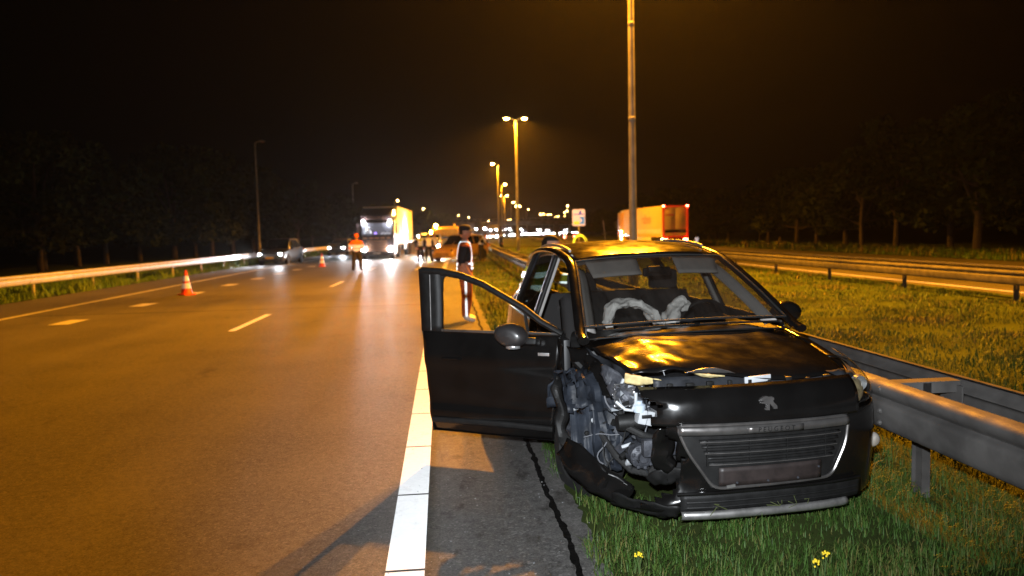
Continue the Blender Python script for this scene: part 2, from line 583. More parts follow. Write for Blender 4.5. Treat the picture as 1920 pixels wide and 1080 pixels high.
g = MB()
g.grid(lambda u, v: (lerp(-700, 700, u), lerp(-60, 1400, v), 0), 8, 8)
tag(g.build('ground', M['soil']), kind='structure')
tag(strip('road', -12.6, -.05, -12, 700, .004, M['asphalt']), kind='structure')
b = MB()
b.grid(lambda u, v: (lerp(-.05, .80 + .05 * nz(lerp(-6, 60, v), 0, 0, 2.1) + .035 * nz(lerp(-6, 60, v), 3, 0, 7.) + .02 * nz(lerp(-6, 60, v), 5, 0, 19.), u) + curve(lerp(-6, 60, v)), lerp(-6, 60, v), .006), 1, 1500)
b.grid(lambda u, v: (lerp(-.05, .8, u) + curve(lerp(60, 700, v)), lerp(60, 700, v), .006), 1, 160)
tag(b.build('road_shoulder', M['shoulder'], smooth=False), kind='structure')
tag(strip('opposite_road', 13.2, 24.2, -12, 700, .004, M['asphalt']), kind='structure')
# worn outer edge of the shoulder and the black seam in it
b = MB()
b.grid(lambda u, v: (lerp(.635, .672, u) + .035 * nz(lerp(-4, 40, v), 0, 0, 1.3) + .018 * (u - .5) * 2 * nz(lerp(-4, 40, v), u * 5, 0, 9.) + .008 * nz(lerp(-4, 40, v), u * 5, 3, 30.) + curve(lerp(-4, 40, v)), lerp(-4, 40, v), .010), 1, 1600,
       )
tag(b.build('pavement_seam', M['tar'], smooth=False), kind='structure')
b = MB()
b.grid(lambda u, v: (lerp(-11, -.3, u), 18.8 + .03 * nz(lerp(-11, 0, u), v, 0, 3.) + v * .05 - .02 * lerp(-11, 0, u) * 0, .007), 60, 1)
tag(b.build('road_joint', M['tar'], smooth=False), kind='structure')
el = empty('edge_line', kind='structure')
ys = [-4.2 + 1.145 * k for k in range(0, 46)]
for k in range(len(ys) - 1):
    strip('line_block', -.33, -.13, ys[k] + .012, ys[k + 1] - .012, .011, M['line'] if ys[k] < 14 else M['line_worn'], step=1, parent=el)
strip('line_run', -.33, -.13, ys[-1] + .01, 500, .011, M['line_worn'], parent=el)
ll = empty('lane_line', kind='structure')
for k in range(-1, 16):
    y0 = 14.5 + 12 * k
    strip('dash', -4.04, -3.90, y0, y0 + 3, .011, M['line_worn'], step=1, parent=ll)
bl = empty('block_line', kind='structure')
for k in range(-3, 26):
    y0 = 16.65 + 4.03 * k
    strip('block', -8.3, -7.88, y0, y0 + 1.0, .011, M['line_worn'], step=1, parent=bl)
lc = lambda y: .00004 * y * y if y < 40 else .064 + .00029 * (y * y - 1600)
tag(strip('left_edge_line', -10.08, -9.9, -10, 400, .011, M['line_worn'], kx=lc), kind='structure')
tag(strip('opposite_left_line', 13.7, 13.9, -10, 400, .011, M['line_worn']), kind='structure')
tag(strip('opposite_right_line', 21.3, 21.5, -10, 400, .011, M['line_worn']), kind='structure')


# ------------------------------------------------------------------ guard rails
WPROF = [(0, .752), (.045, .750), (.074, .740), (.088, .722), (.088, .698), (.072, .670), (.046, .654), (.042, .644), (.064, .632), (.082, .622), (.087, .605),
         (.064, .49), (.056, .465), (.035, .450), (0, .446)]


def beam(parent, xf, y0, y1, side, dz=0., m=None, n=None):
    n = n or max(1, int((y1 - y0) / 2))
    b = MB()
    def fn(u, v):
        i = u * (len(WPROF) - 1)
        d, z = WPROF[int(round(i))]
        y = lerp(y0, y1, v)
        return (xf(y) + side * (d + .0), y, z + dz)
    b.grid(fn, len(WPROF) - 1, n)
    o = b.build('beam', m, parent, smooth=True, ang=50, thick=.006)
    o.modifiers[0].use_rim = False
    return o


def rail(name, label, xc, y0, y1, faces, m, step=4., post_off=0., half=.31, dz=0., far=90):
    """faces: list of -1 / +1, which side the beams face"""
    t = empty(name, (0, 0, 0), 0, label, 'guardrail')
    y = y0
    while y < y1:
        ln = step if y < far else step * 6
        for s in faces:
            h = half if len(faces) == 2 else .07
            beam(t, lambda yy, s=s, h=h, e=(.006 if int((y - y0) / step) % 2 else 0): xc(yy) + s * (h - .083 + e), y, min(y + ln, y1) + .12, s, dz, m)
        y += ln
    pm = MB()
    pm.box((0, 0, .33 + dz / 2), (.006, .094, .80 + dz)).box((.0, .05, .33 + dz / 2), (.055, .006, .80 + dz)).box((0, -.05, .33 + dz / 2), (.055, .006, .80 + dz))
    pme = pm.mesh('post', False)
    sp = MB()
    if len(faces) == 2:
        w = half - .09
        sp.box((0, 0, .735 + dz), (2 * w, .11, .006)).box((0, -.05, .70 + dz), (2 * w, .006, .07)).box((0, .05, .70 + dz), (2 * w, .006, .07))
        for s in (-1, 1):
            sp.box((s * (w - .02), 0, .60 + dz), (.012, .2, .22))
    else:
        sp.box((faces[0] * .0, 0, .60 + dz), (.09, .12, .2), ch=.006)
    sme = sp.mesh('bracket', False)
    bo = MB()
    bo.lathe([(.0, .016), (.011, .016), (.016, .008), (.018, 0)], n=8, axis='x')
    y = y0 + post_off
    boltme = bo.mesh('bolt')
    while y < min(y1, 130):
        place('post', pme, m, t, (xc(y), y, 0))
        place('bracket', sme, m, t, (xc(y), y, 0))
        if y < 12 and len(faces) == 2:
            for dy in (-.16, .0, .16):
                for zz in (.742,):
                    pass
            for dy in (-.12, .12):
                for zz in (.71, .575, .50):
                    place('bolt', boltme, M['steel_old'], t, (xc(y) - half - .007, y + dy + .05, zz), (0, 0, PI))
        y += step
    return t


rail('guardrail', 'weathered double guard rail on posts beside the wrecked black car', lambda y: 2.99 + curve(y), -3.53, 260, (-1, 1), M['steel_old'], post_off=0)
rail('guardrail', 'guard rail across the far side of the grass median', lambda y: 12.15 + curve(y), -2, 260, (-1, 1), M['steel_old'], post_off=1.1, half=.3, dz=-.06)
rail('guardrail', 'pale steel guard rail along the left verge under dark trees', lambda y: -13.0 + curve(y), 8, 300, (1,), M['steel'], post_off=1.3)


# ------------------------------------------------------------------ street lamps
def lamp(x, y, heads, lit, label, power, group):
    t = empty('street_lamp', (x, y, 0), 0, label, 'street lamp', group)
    p = MB()
    p.lathe([(.0, 0), (.17, 0), (.17, .03), (.155, .04), (.15, 1.2), (.118, 1.26), (.1010, 4.9), (.108, 4.92), (.108, 4.98), (.1005, 5.0),
             (.0882, 7.6), (.095, 7.62), (.095, 7.68), (.0878, 7.7), (.0685, 11.75), (.0, 11.76)], n=14)
    p.box((0, -.152, .75), (.10, .02, .42), ch=.006)
    p.build('pole', M['pole'], t, ang=9)
    for s in heads:
        a = MB()
        a.tube([(0, 0, 11.7), (s * .15, 0, 11.86), (s * .45, 0, 11.93), (s * .62, 0, 11.95)], .035, 8)
        a.build('arm', M['pole'], t)
        h = MB()
        h.grid(lambda u, v: (s * (.45 + .62 * u), (v - .5) * .28 * (1 - .35 * abs(2 * u - 1)**3) * 1,
                             11.97 + .09 * math.sin(PI * min(1, max(0, v))) * (1 - .5 * u * u) + .0), 10, 8)
        h.grid(lambda u, v: (s * (.45 + .62 * u), (v - .5) * .28 * (1 - .35 * abs(2 * u - 1)**3), 11.965), 10, 8)
        hd = h.build('lamp_head', M['pole'], t)
        e = MB()
        e.grid(lambda u, v: (s * (.60 + .42 * u), (v - .5) * .22 * math.sqrt(max(.05, 1 - (2 * u - 1)**2)), 11.955 - .11 * math.sin(PI * u) * math.sin(PI * v)), 10, 8)
        e.build('lens', (M['sodium_on'] if y < 200 else M['sodium_far']) if lit else M['lamp_off'], hd)
        if lit and power:
            l = spot('lamp_light', t, (s * .81, 0, 11.80), (s * .95, -.6, 0), power, SODIUM, 158, .30, .12)
    return t


def med(y): return 5.55 + curve(y)


GL = 'lit sodium lamps along the median'
lamp(med(22) - .02, 22, (-1, 1), True, 'tall double-armed sodium lamp post rising right behind the wrecked car', 7200, GL)
lamp(7.1, 69, (-1, 1), True, 'lit double-headed lamp standing alone on the grass median, its post base visible', 6600, GL)
for k, (x, y, h, pw) in enumerate([(8.9, 113.6, (-1,), 9000), (13.3, 161.7, (1,), 7000), (18.1, 211, (-1, 1), 6000), (24.3, 257, (1,), 0),
                                   (30.4, 295, (-1, 1), 0), (38.9, 339, (1,), 0), (59.2, 438, (-1, 1), 0), (66, 456, (-1, 1), 0), (82, 528, (-1, 1), 0),
                                   (54.8, 596, (-1, 1), 0)]):
    lb = ['lit single-armed lamp just left of the big double lamp', 'lit lamp second in the distant median row'][k] if k < 2 else \
        'small far lit lamp in the distant median row'
    lamp(x, y, h, True, lb, pw, GL if k < 2 else 'far lamps of the median row')
for k, (x, y) in enumerate([(51.8, 301), (64.9, 380), (68.8, 412), (83, 497)]):
    lamp(x, y, (-1,), True, 'far lit lamp in the cluster left of the square white sign', 0, 'lamps clustered by the sign')
lamp(-19.2, 83.7, (1,), False, 'tall unlit lamp post behind the left guard rail', 0, 'lamps along the left verge')
lamp(-16.5, 150.7, (1,), False, 'unlit lamp post just left of the dark truck cab', 0, 'lamps along the left verge')
lamp(-12.9, 228.7, (1,), True, 'lit lamp rising over the front of the dark truck', 0, 'lamps along the left verge')
lamp(-6.9, 304, (1,), True, 'lit lamp right of the white trailer', 0, 'lamps along the left verge')
for (x, y) in [(10.2, 434), (18, 484), (39.4, 625)]:
    lamp(x, y, (1,), True, 'tiny far lit lamp above the left end of the bridge', 0, 'tiny lamps beyond the bridge')


# ------------------------------------------------------------------ wheels
def wheel_meshes(r, w, name=''):
    ty = MB()
    ty.lathe([(r * .64, -w * .42), (r * .70, -w * .5), (r * .93, -w * .5), (r * .985, -w * .40), (r, -w * .25), (r, w * .25), (r * .985, w * .40),
              (r * .93, w * .5), (r * .70, w * .5), (r * .64, w * .42)], axis='x', n=28)
    ri = MB()
    ri.lathe([(r * .65, -w * .40), (r * .60, -w * .36), (r * .58, -w * .1), (r * .56, w * .1), (r * .60, w * .36), (r * .65, w * .40)], axis='x', n=28)
    for sgn in (-1, 1):
        for k in range(5):
            a = 2 * PI * k / 5 + .3
            ri.box((sgn * w * .30, math.cos(a) * r * .33, math.sin(a) * r * .33), (w * .12, r * .62, r * .17), Matrix.Rotation(a, 3, 'X'))
        ri.lathe([(0, sgn * w * .37), (r * .15, sgn * w * .36), (r * .17, sgn * w * .28)], axis='x', n=12)
    ri.lathe([(0, 0), (r * .5, 0)], axis='x', n=20)
    return ty.mesh('tyre'), ri.mesh('rim')


def wheel(parent, loc, me, rot=(0, 0, 0), m=None):
    t = place('wheel', me[0], M['rubber'], parent, loc, rot)
    place('rim', me[1], m or M['alloy'], t)
    return t


# ------------------------------------------------------------------ the wrecked car (hero)
CAR = empty('wrecked_car', (1.794, 4.026, -.0537 - .0232), .0629,
            'black crossover car with its smashed front corner, one door open and airbags burst', 'car')
CAR.rotation_euler = Matrix(((1, 0, 0), (0, 1, 0), (0, 0, 1))).to_euler()
_mx = Matrix.Rotation(.0629, 4, 'Z') @ Matrix(((1, 0, 0, 0), (0, 1, 0, 0), (.0123, .0232, 1, 0), (0, 0, 0, 1)))
# turn the small tilt of the car on the verge into a proper rotation
CAR.rotation_mode = 'XYZ'
CAR.rotation_euler = (math.atan(.0232), -math.atan(.0123), .0629)


def plan(x):
    a = abs(x)
    return tab(a, [(0, 0), (.3, .015), (.55, .065), (.70, .14), (.80, .25), (.87, .42), (.91, .68)])


def hood_z(x, y):
    base = tab(y, [(.15, .905), (.3, .945), (.6, 1.005), (.9, 1.05), (1.2, 1.085)])
    crown = -.075 * (abs(x) / .75)**2.6
    ridge = .012 * math.exp(-((abs(x) - .45) / .09)**2)
    return base + crown + ridge


def hood(u, v):
    x0 = tab(v, [(0, -.70), (.3, -.73), (1, -.765)])
    x1 = tab(v, [(0, .62), (.3, .68), (1, .745)])
    x = lerp(x0, x1, u)
    yf = .17 + .10 * (abs(x) / .7)**2.5
    y = lerp(yf, 1.19, v)
    z = hood_z(x, y)
    d = max(0, min(1, (.25 - x) / .85))
    pop = .095 * d * d * (3 - 2 * d) * (1 - v)**1.2
    cr = max(0, min(1, (-.22 - x) / .35)) * max(0, 1 - v * 1.25)
    z += pop + .020 * (1 - v) + cr * (.022 * nz(x, y, 0, 7, 2.) - .006 * math.sin(x * 34 + y * 9))
    y += cr * .05 * nz(x, y, 1, 6, 9.) + .035 * d * (1 - v)
    # crease across the buckled bonnet
    z += .014 * math.exp(-((v - .62 + .35 * (u - .2)) / .035)**2) * d
    z -= .02 * math.exp(-((v - .0) / .05)**2)
    return (x, y, z)


b = MB(); b.grid(hood, 44, 30)
ho = b.build('hood', M['paint'], CAR, thick=.006)
# under-bonnet mat hanging out: torn pale foam strips
b = MB(); b.grid(lambda u, v: (lerp(-.735, -.53, u), .27 - .03 * u + .02 * v, lerp(.985, .925, v * (.35 + .65 * math.sin(PI * min(1, u * .7 + .35)))) - .045 * u * 1 + .006 * nz(u, v, 0, 9)), 12, 5)
b.build('torn_foam', M['foam'], ho, thick=.008)
b = MB(); b.grid(lambda u, v: (lerp(-.37, -.17, u), .185 + .02 * v, .985 - .022 * v * math.sin(PI * u) - .035 * u + .004 * nz(u, v, 3, 9)), 10, 3)
b.build('torn_foam', M['foam'], ho, thick=.008)
# torn lip standing up at the bonnet edge
b = MB(); b.grid(lambda u, v: (lerp(-.42, -.12, u), .165 - .012 * math.sin(PI * u) - .01 * v, .990 - .02 * u + .034 * math.sin(PI * u) * v + .004 * nz(u, v, 5, 11)), 14, 3)
b.build('bent_lip', M['dullchrome'], ho, thick=.003)
b = MB(); b.tube([(-.50, .36, 1.035), (-.505, .30, 1.005), (-.51, .24, .965)], [.002, .003, .002], 5)
b.build('paint_scratch', M['white_pl'], ho)

# radiator panel visible in the gap between bonnet and nose
b = MB()
b.grid(lambda u, v: (lerp(-.58, .62, u), .20 + .05 * v + .02 * nz(u * 3, v, 0, 3), lerp(.86, .955, v) - .012 * nz(u * 8, v, 1, 2) - .03 * u), 30, 4)
rp = b.build('radiator_panel', M['plastic_grey'], CAR, thick=.004)
for k in range(9):
    b = MB()
    x = -.5 + k * .12
    b.box((x, .185, .915 - .02 * (x + .5)), (random.uniform(.02, .06), .02, random.uniform(.02, .05)), ch=.003)
    b.build('clip', M['plastic'], rp)
b = MB()
b.box((.03, .185, .922), (.16, .012, .038), Matrix.Rotation(-.05, 3, 'Y'), ch=.003)
b.build('sticker_plate', M['white_pl'], rp)

# nose panel with the emblem
def nose(u, v):
    x = lerp(-.67, .60, u)
    z = lerp(.715, .918, v) - .004 * (x + .67) * 0 - .035 * max(0, abs(x) - .45) * v
    y = plan(x) + tab(v, [(0, -.005), (.3, .0), (.7, .025), (.92, .07), (1, .10)])
    if x < -.35:
        k = (-.35 - x)
        y += .25 * k * k + .03 * k * nz(x, z, 0, 9)
        z += .02 * k * nz(x, z, 4, 7)
    return (x, y, z)


b = MB(); b.grid(nose, 40, 12, skip=lambda c, u, v: c.x < -.62 + .10 * nz(c.x, c.z, 0, 13) - .0 and v < .72)
npn = b.build('nose_panel', M['paint'], CAR, thick=.005)
# emblem: a rearing lion cut from chrome
LION = [(340, 310), (400, 270), (460, 240), (560, 225), (640, 250), (700, 262), (770, 250), (805, 300), (850, 285), (855, 370), (805, 400), (835, 470),
        (900, 530), (955, 600), (955, 700), (810, 702), (800, 640), (740, 590), (690, 510), (655, 530), (650, 610), (640, 735), (490, 722),
        (490, 668), (535, 640), (560, 560), (575, 490), (520, 505), (350, 475), (340, 430), (450, 412), (440, 372), (345, 385)]
lp = []
for (a, c) in LION:
    lp.append((.004 + (a - 640) * .00015, 0, .826 - (c - 480) * .00015))
b = MB(); b.prism([(p[0], plan(p[0]) - .013 + max(0, (p[2] - .77)) * .18, p[2]) for p in lp], (0, .016, 0))
em = b.build('emblem', M['dullchrome'], npn, smooth=False)

# bumper skin
ZROWS = [(0, .185, .11), (.06, .205, .045), (.14, .24, .02), (.25, .30, .015), (.38, .40, .0), (.62, .56, -.012), (.85, .68, -.008), (1, .735, .004)]


def bump_pt(x, v):
    z = tab(v, [(r[0], r[1]) for r in ZROWS])
    y = plan(x) + tab(v, [(r[0], r[2]) for r in ZROWS])
    return x, y, z


SX = [(0, -.76), (.1, -.66), (.3, -.40), (.5, 0), (.7, .38), (.82, .62), (.9, .79), (.96, .88), (1, .912)]


def bumper(u, v):
    x, y, z = bump_pt(tab(u, SX), v)
    e = tab(z, [(.18, -.74), (.26, -.66), (.32, -.52), (.42, -.44), (.55, -.47), (.68, -.52), (.74, -.56)])
    if x < e + .12:
        k = e + .12 - x
        y += .9 * k * k + .25 * k * (1 + nz(x, z, 0, 8))
        z += .10 * k * nz(x, z, 6, 9)
    if x > .86: z = max(z, .26)
    return (x, y, z)


def bskip(c, u, v):
    e = tab(c.z, [(.18, -.74), (.26, -.66), (.32, -.54), (.42, -.46), (.55, -.49), (.68, -.54), (.74, -.58)])
    return c.x < e + .06 * nz(c.z, c.x, 0, 16)


b = MB(); b.grid(bumper, 64, 26, skip=bskip)
bp = b.build('front_bumper', M['paint'], CAR, thick=.005)


def gy(x, off=0.):
    return plan(x) - .012 + off


def rounded(poly, rad, n=6):
    out = []
    for i in range(len(poly)):
        p0, p1, p2 = Vector(poly[i - 1]), Vector(poly[i]), Vector(poly[(i + 1) % len(poly)])
        a = (p0 - p1).normalized() * rad; c = (p2 - p1).normalized() * rad
        for k in range(n + 1):
            t = k / n
            out.append(p1 + a * (1 - t)**2 + c * t**2)
    return out


GP = rounded([(-.525, .728), (.505, .718), (.485, .56), (.385, .378), (-.325, .368), (-.465, .58)], .055)
# split long sides so the ring follows the curved nose
def dens(poly, step=.04):
    out = []
    for i in range(len(poly)):
        a, c = poly[i], poly[(i + 1) % len(poly)]
        n = max(1, int((c - a).length / step))
        for k in range(n):
            out.append(a.lerp(c, k / n))
    return out


GP = dens(GP)
grl = empty('grille', (0, 0, 0)); grl.parent = CAR
b = MB()
def gback(u, v):
    z = lerp(.370, .724, v)
    xl = tab(z, [(.36, -.33), (.57, -.46), (.725, -.52)]); xr = tab(z, [(.36, .385), (.55, .48), (.72, .50)])
    x = lerp(xl, xr, u)
    return (x, gy(x, -.004), z)
b.grid(gback, 30, 10)
b.build('grille_back', M['plastic'], grl)
b = MB()
ring = [(p.x, gy(p.x, -.012), p.y) for p in GP]
b.tube(ring + [ring[0]], .0095, 8, cap=False, sq=(1, 1.0))
b.build('chrome_surround', M['dullchrome'], grl)
b = MB()
b.grid(lambda u, v: (lerp(-.515, .497, u), gy(lerp(-.515, .497, u), -.020 - .010 * math.sin(PI * v)), lerp(.672, .722, v) - .009 * u), 40, 6)
b.build('chrome_bar', M['dullchrome'], grl, thick=.004)
b = MB()
b.grid(lambda u, v: (lerp(-.14, .19, u), gy(lerp(-.14, .19, u), -.034 - .003 * math.sin(PI * v)), lerp(.676, .712, v) - .003 * u), 10, 3)
b.build('name_plate', M['dullchrome'], grl, thick=.003)
text('lettering', 'P E U G E O T', .036, M['plastic'], grl, (.025, gy(.02, -.0395), .6925), (PI / 2, .012, 0), .001)
for k, z in enumerate((.632, .600, .568, .536, .504)):
    b = MB()
    xl, xr = -.40 + .012 * k, .44 - .012 * k
    b.grid(lambda u, v: (lerp(xl, xr, u), gy(lerp(xl, xr, u), -.016 + .012 * v), z - .004 * u + .012 * v), 24, 1)
    sl = b.build('slat', M['plastic'], grl, thick=.006)
    if k in (0, 2, 4):
        b = MB()
        b.tube([(lerp(xl, xr, u), gy(lerp(xl, xr, u), -.02), z - .004 * u) for u in np.linspace(0, 1, 20)], .0032, 6)
        b.build('chrome_edge', M['dullchrome'], sl)
for x in (-.36, -.12, .1, .34):
    b = MB(); b.box((x, gy(x, -.012), .57), (.006, .012, .15)); b.build('rib', M['plastic'], grl)
b = MB()
b.grid(lambda u, v: (lerp(-.30, .31, u), gy(lerp(-.30, .31, u), -.018 - .004 * v), lerp(.382, .488, v)), 20, 4)
ph = b.build('plate_holder', mat('brown_plate_holder', (.022, .016, .015), .5, var=.4, scale=14), grl, thick=.006)
b = MB()
for x in (-.20, -.02, .16, .29): b.lathe([(0, -.006), (.006, -.005), (.007, 0)], (x, gy(x, -.026), .40 + .05 * (x > .2)), 'y', 8)
b.build('screw', M['alloy'], ph)
b = MB(); b.box((-.235, gy(-.235, -.028), .383), (.05, .006, .016), Matrix.Rotation(-.1, 3, 'Y')); b.build('clip', M['silver'], ph)

# lower intake and silver lip
b = MB()
b.grid(lambda u, v: (lerp(-.50, .62, u), plan(lerp(-.50, .62, u)) - .006 + .02 * v * 0, lerp(.225, .325, v) + .010 * math.sin(u * PI)), 30, 4)
ik = b.build('lower_intake', M['plastic'], CAR, thick=.006)
for z in (.255, .285):
    b = MB(); b.tube([(lerp(-.47, .58, u), plan(lerp(-.47, .58, u)) - .014, z + .008 * math.sin(u * PI)) for u in np.linspace(0, 1, 20)], .006, 6)
    b.build('intake_bar', M['plastic'], ik)
b = MB(); b.tube([(lerp(-.52, .60, u), plan(lerp(-.52, .60, u)) - .018, .335 + .010 * math.sin(u * PI)) for u in np.linspace(0, 1, 24)], .010, 6)
b.build('intake_trim', M['paint'], CAR)
b = MB()
b.grid(lambda u, v: (lerp(-.50, .50, u), plan(lerp(-.50, .50, u)) + lerp(-.018, -.005, v) - .022 * math.sin(PI * v * .9),
                     lerp(.236, .186, v) + .006 * math.sin(u * PI)), 40, 5)
b.build('skid_lip', M['silver'], CAR, thick=.006)
b = MB()
b.grid(lambda u, v: (lerp(-.80, -.50, u), plan(-.52) + .30 * (1 - u)**1.5 + lerp(-.02, .04, v), lerp(.265, .175, v) + .015 * nz(u, v, 0, 6)), 14, 5)
b.build('splitter_end', M['plastic'], CAR, thick=.008)
# weeds caught in the intake
CGM = mat('dry_grass', (.07, .085, .025), .8)
for k in range(8):
    b = MB()
    x = random.uniform(-.4, .3); z = random.uniform(.24, .31)
    b.tube([(x, plan(x) - .02, z), (x + random.uniform(-.04, .04), plan(x) - .04, z + random.uniform(-.02, .03)), (x + random.uniform(-.08, .08), plan(x) - .03, z - random.uniform(0, .05))], .002, 4)
    b.build('caught_grass', CGM, CAR)

# right headlamp (image right), fender and fog lamp: the undamaged corner
def hl(u, v):
    # u from nose to fender tip, v from bottom to top
    x = tab(u, [(0, .625), (.35, .745), (.7, .825), (1, .85)])
    y = tab(u, [(0, .115), (.35, .22), (.7, .42), (1, .66)])
    zb = tab(u, [(0, .74), (.35, .735), (.7, .79), (1, .93)])
    zt = tab(u, [(0, .885), (.35, .925), (.7, .958), (1, .975)])
    z = lerp(zb, zt, v)
    bulge = .030 * math.sin(PI * v) * math.sin(PI * min(1, u + .1))
    return (x + bulge - .035 * v * v, y - bulge + .10 * v * v, z)
b = MB(); b.grid(hl, 16, 8)
hlr = b.build('headlight', glass('headlamp_cover', (.85, .87, .88), 1.0), CAR)
b = MB(); b.grid(lambda u, v: tuple(Vector(hl(lerp(.05, .78, u), lerp(.12, .78, v))) + Vector((-.03, .035, -.012))), 16, 8)
b.build('reflector', mat('headlamp_reflector', (.34, .26, .14), .35, metal=.3, var=.5, scale=24), hlr)
b = MB(); b.lathe([(.0, .03), (.03, .022), (.045, 0), (.05, .03)], (.735, .27, .83), 'y', 16); b.build('projector', M['chrome'], hlr)
b = MB(); b.grid(lambda u, v: (lerp(.775, .83, u) - .02 * v, lerp(.36, .58, u), lerp(.79, .86, u) + lerp(0, .03, v)), 6, 2); b.build('indicator', M['amber_lens'], hlr, thick=.004)


def wside(y, z):
    w = tab(y, [(.60, .895), (.9, .905), (1.4, .915), (3.2, .915), (3.7, .895), (4.05, .84), (4.3, .70)])
    k = tab(z, [(.20, .945), (.32, .985), (.5, 1.0), (.72, 1.0), (.80, .985), (1.02, .955), (1.10, .93)])
    return w * k


def fender(sg, y0, y1):
    def fn(u, v):
        y = lerp(y0, y1, u)
        zt = tab(y, [(.55, .94), (.8, .985), (1.1, 1.03), (1.4, 1.05)])
        z = lerp(.28, zt, v)
        x = wside(y, z)
        if v > .86:
            k = (v - .86) / .14
            x = lerp(x, tab(y, [(.55, .70), (1.2, .755), (1.4, .77)]), k * k * .95)
            z = lerp(z, hood_z(.74, y), k * k * .8)
        return (sg * x, y, z)
    b = MB(); b.grid(fn, 22, 22, skip=lambda c, u, v: (c.y - .95)**2 + (c.z - .33)**2 < .37**2)
    return b
fender(1, .60, 1.42).build('fender', M['paint'], CAR, thick=.004)
b = MB(); b.grid(lambda u, v: (.79 + .05 * u, .245 + .13 * u - .015 * math.sin(PI * v), lerp(.42, .56, v)), 4, 5)
fgb = b.build('fog_lamp_bezel', M['plastic'], CAR, thick=.004)
b = MB(); b.lathe([(0, -.022), (.025, -.018), (.040, -.006), (.046, .01)], (.805, .235, .485), 'y', 16); b.build('fog_lamp', mat('fog_lamp_glass', (.75, .68, .6), .2, metal=.6, coat=1.), fgb)

# dark structure behind the skin so that nothing shines through
b = MB(); b.box((.12, .80, .60), (1.20, 1.0, .60), ch=.03).box((0, 2.75, .32), (1.62, 2.9, .14), ch=.03)
b.build('underbody', M['paint_in'], CAR)

# ---- the smashed corner (image left)
WR = empty('wrecked_corner', (0, 0, 0)); WR.parent = CAR
b = MB()
b.grid(lambda u, v: (-.60 - .14 * v * u + .05 * nz(u * 3, v * 3, 0, 2, 1.), lerp(.30, 1.22, u), lerp(.36, 1.0, v) - .05 * (1 - u) * v + .03 * nz(u, v, 2, 5)), 26, 22,
       skip=lambda c, u, v: nz(c.y, c.z, 0, 6, 4.) > .55)
b.build('inner_fender', M['plastic_grey'], WR, thick=.004, ang=30)
def arch(u, v):
    a = lerp(.05, 2.75, u)
    rr = .40 + .06 * abs(nz(u * 4, v * 3, 0, 1.6, 3.)) + .025 * nz(u * 9, v * 6, 2, 2.) + .006 * math.sin(v * 40)
    return (lerp(-.985, -.66, v) + .04 * nz(u * 5, v * 4, 7, 1.5), .93 - rr * math.cos(a) * (.92), .36 + rr * math.sin(a) * 1.25)
b = MB(); b.grid(arch, 36, 14, skip=lambda c, u, v: nz(c.x, c.y, c.z, 7, 8.) > .34 or (u < .22 and v < .4))
b.build('wheel_liner', M['liner'], WR, thick=.004, ang=28)
def lpan(u, v):
    x = lerp(-.985, -.70, u) + .10 * v * (1 - u) - .03 * math.sin(PI * v)
    y = .60 + .36 * v * v - .16 * u * (1 - v) + .035 * nz(u * 3, v * 3, 1, 1.4, 6.) + .006 * math.sin(u * 34) + .012 * abs(nz(u * 9, v * 5, 0, 1.5))
    return (x, y, lerp(.27, .93, v))
b = MB(); b.grid(lpan, 30, 30, skip=lambda c, u, v: (v < .16 + .12 * nz(u, 0, 0, 5, 2.)) or (u > .86 + .2 * nz(v, 1, 0, 6)) or (abs(u - .3) < .10 and abs(v - .62) < .045) or v > .93 + .1 * nz(u, 0, 3, 7))
b.build('liner_panel', M['liner'], WR, thick=.004, ang=40)
for k in range(5):
    b = MB(); b.lathe([(0, -.006), (.012, -.005), (.016, 0), (.016, .006)], (-.93 + .05 * k, .60 + .36 * (.35 + .1 * k)**2 - .06, .27 + .66 * (.32 + .1 * k)), 'y', 10); b.build('liner_clip', M['white_pl'] if k == 2 else M['plastic'], WR)
b = MB(); b.grid(lambda u, v: (lerp(-.955, -.90, u), .70 + .02 * u, lerp(.665, .705, v) + .01 * u), 4, 3); b.build('torn_edge', M['white_pl'], WR, thick=.005)
wm = wheel_meshes(.335, .215)
wheel(CAR, (-.77, 1.01, .325), wm, (0, .10, .22))
wheel(CAR, (.80, .95, .335), wm)
wheel(CAR, (-.81, 3.56, .335), wm)
wheel(CAR, (.81, 3.56, .335), wm)
def ribbon(name, pts, wid, m, thick=.006, cr=.02, seed=0., n=22):
    pts = [Vector(p) for p in pts]
    k = len(pts) - 1
    def fn(u, v):
        t = u * k; i = min(int(t), k - 1); p = pts[i].lerp(pts[i + 1], t - i)
        d = (pts[i + 1] - pts[i]).normalized(); s = d.cross(Vector((0, 1, .2))).normalized()
        w = wid * (.6 + .5 * math.sin(PI * (u * .8 + .1)))
        q = p + s * (v - .5) * w
        return q + Vector((nz(q.x, q.y, q.z, 9, seed), nz(q.x, q.y, q.z, 13, seed + 5) - .5 * math.sin(PI * v), nz(q.x, q.y, q.z, 9, seed + 9))) * cr
    b = MB(); b.grid(fn, n, 6)
    return b.build(name, m, WR, thick=thick, ang=14)
ribbon('bumper_fragment', [(-1.03, .64, .47), (-.96, .52, .40), (-.84, .40, .31), (-.70, .32, .24)], .17, M['paint'], .008, .022, 1.)
ribbon('bumper_fragment', [(-1.00, .72, .36), (-.90, .60, .30), (-.78, .5, .22)], .12, M['plastic'], .008, .02, 3.)
ribbon('fender_scrap', [(-.93, 1.12, .82), (-.96, 1.05, .66), (-.95, .98, .50), (-.93, .90, .36)], .075, M['plastic'], .004, .04, 6.)
ribbon('fender_scrap', [(-.80, 1.16, 1.0), (-.80, 1.0, .93), (-.74, .80, .86), (-.70, .62, .80)], .14, M['paint'], .004, .03, 8.)
ribbon('bent_bracket', [(-.78, .66, .93), (-.70, .5, .86), (-.64, .42, .78), (-.58, .36, .74)], .10, M['alloy'], .005, .035, 12.)
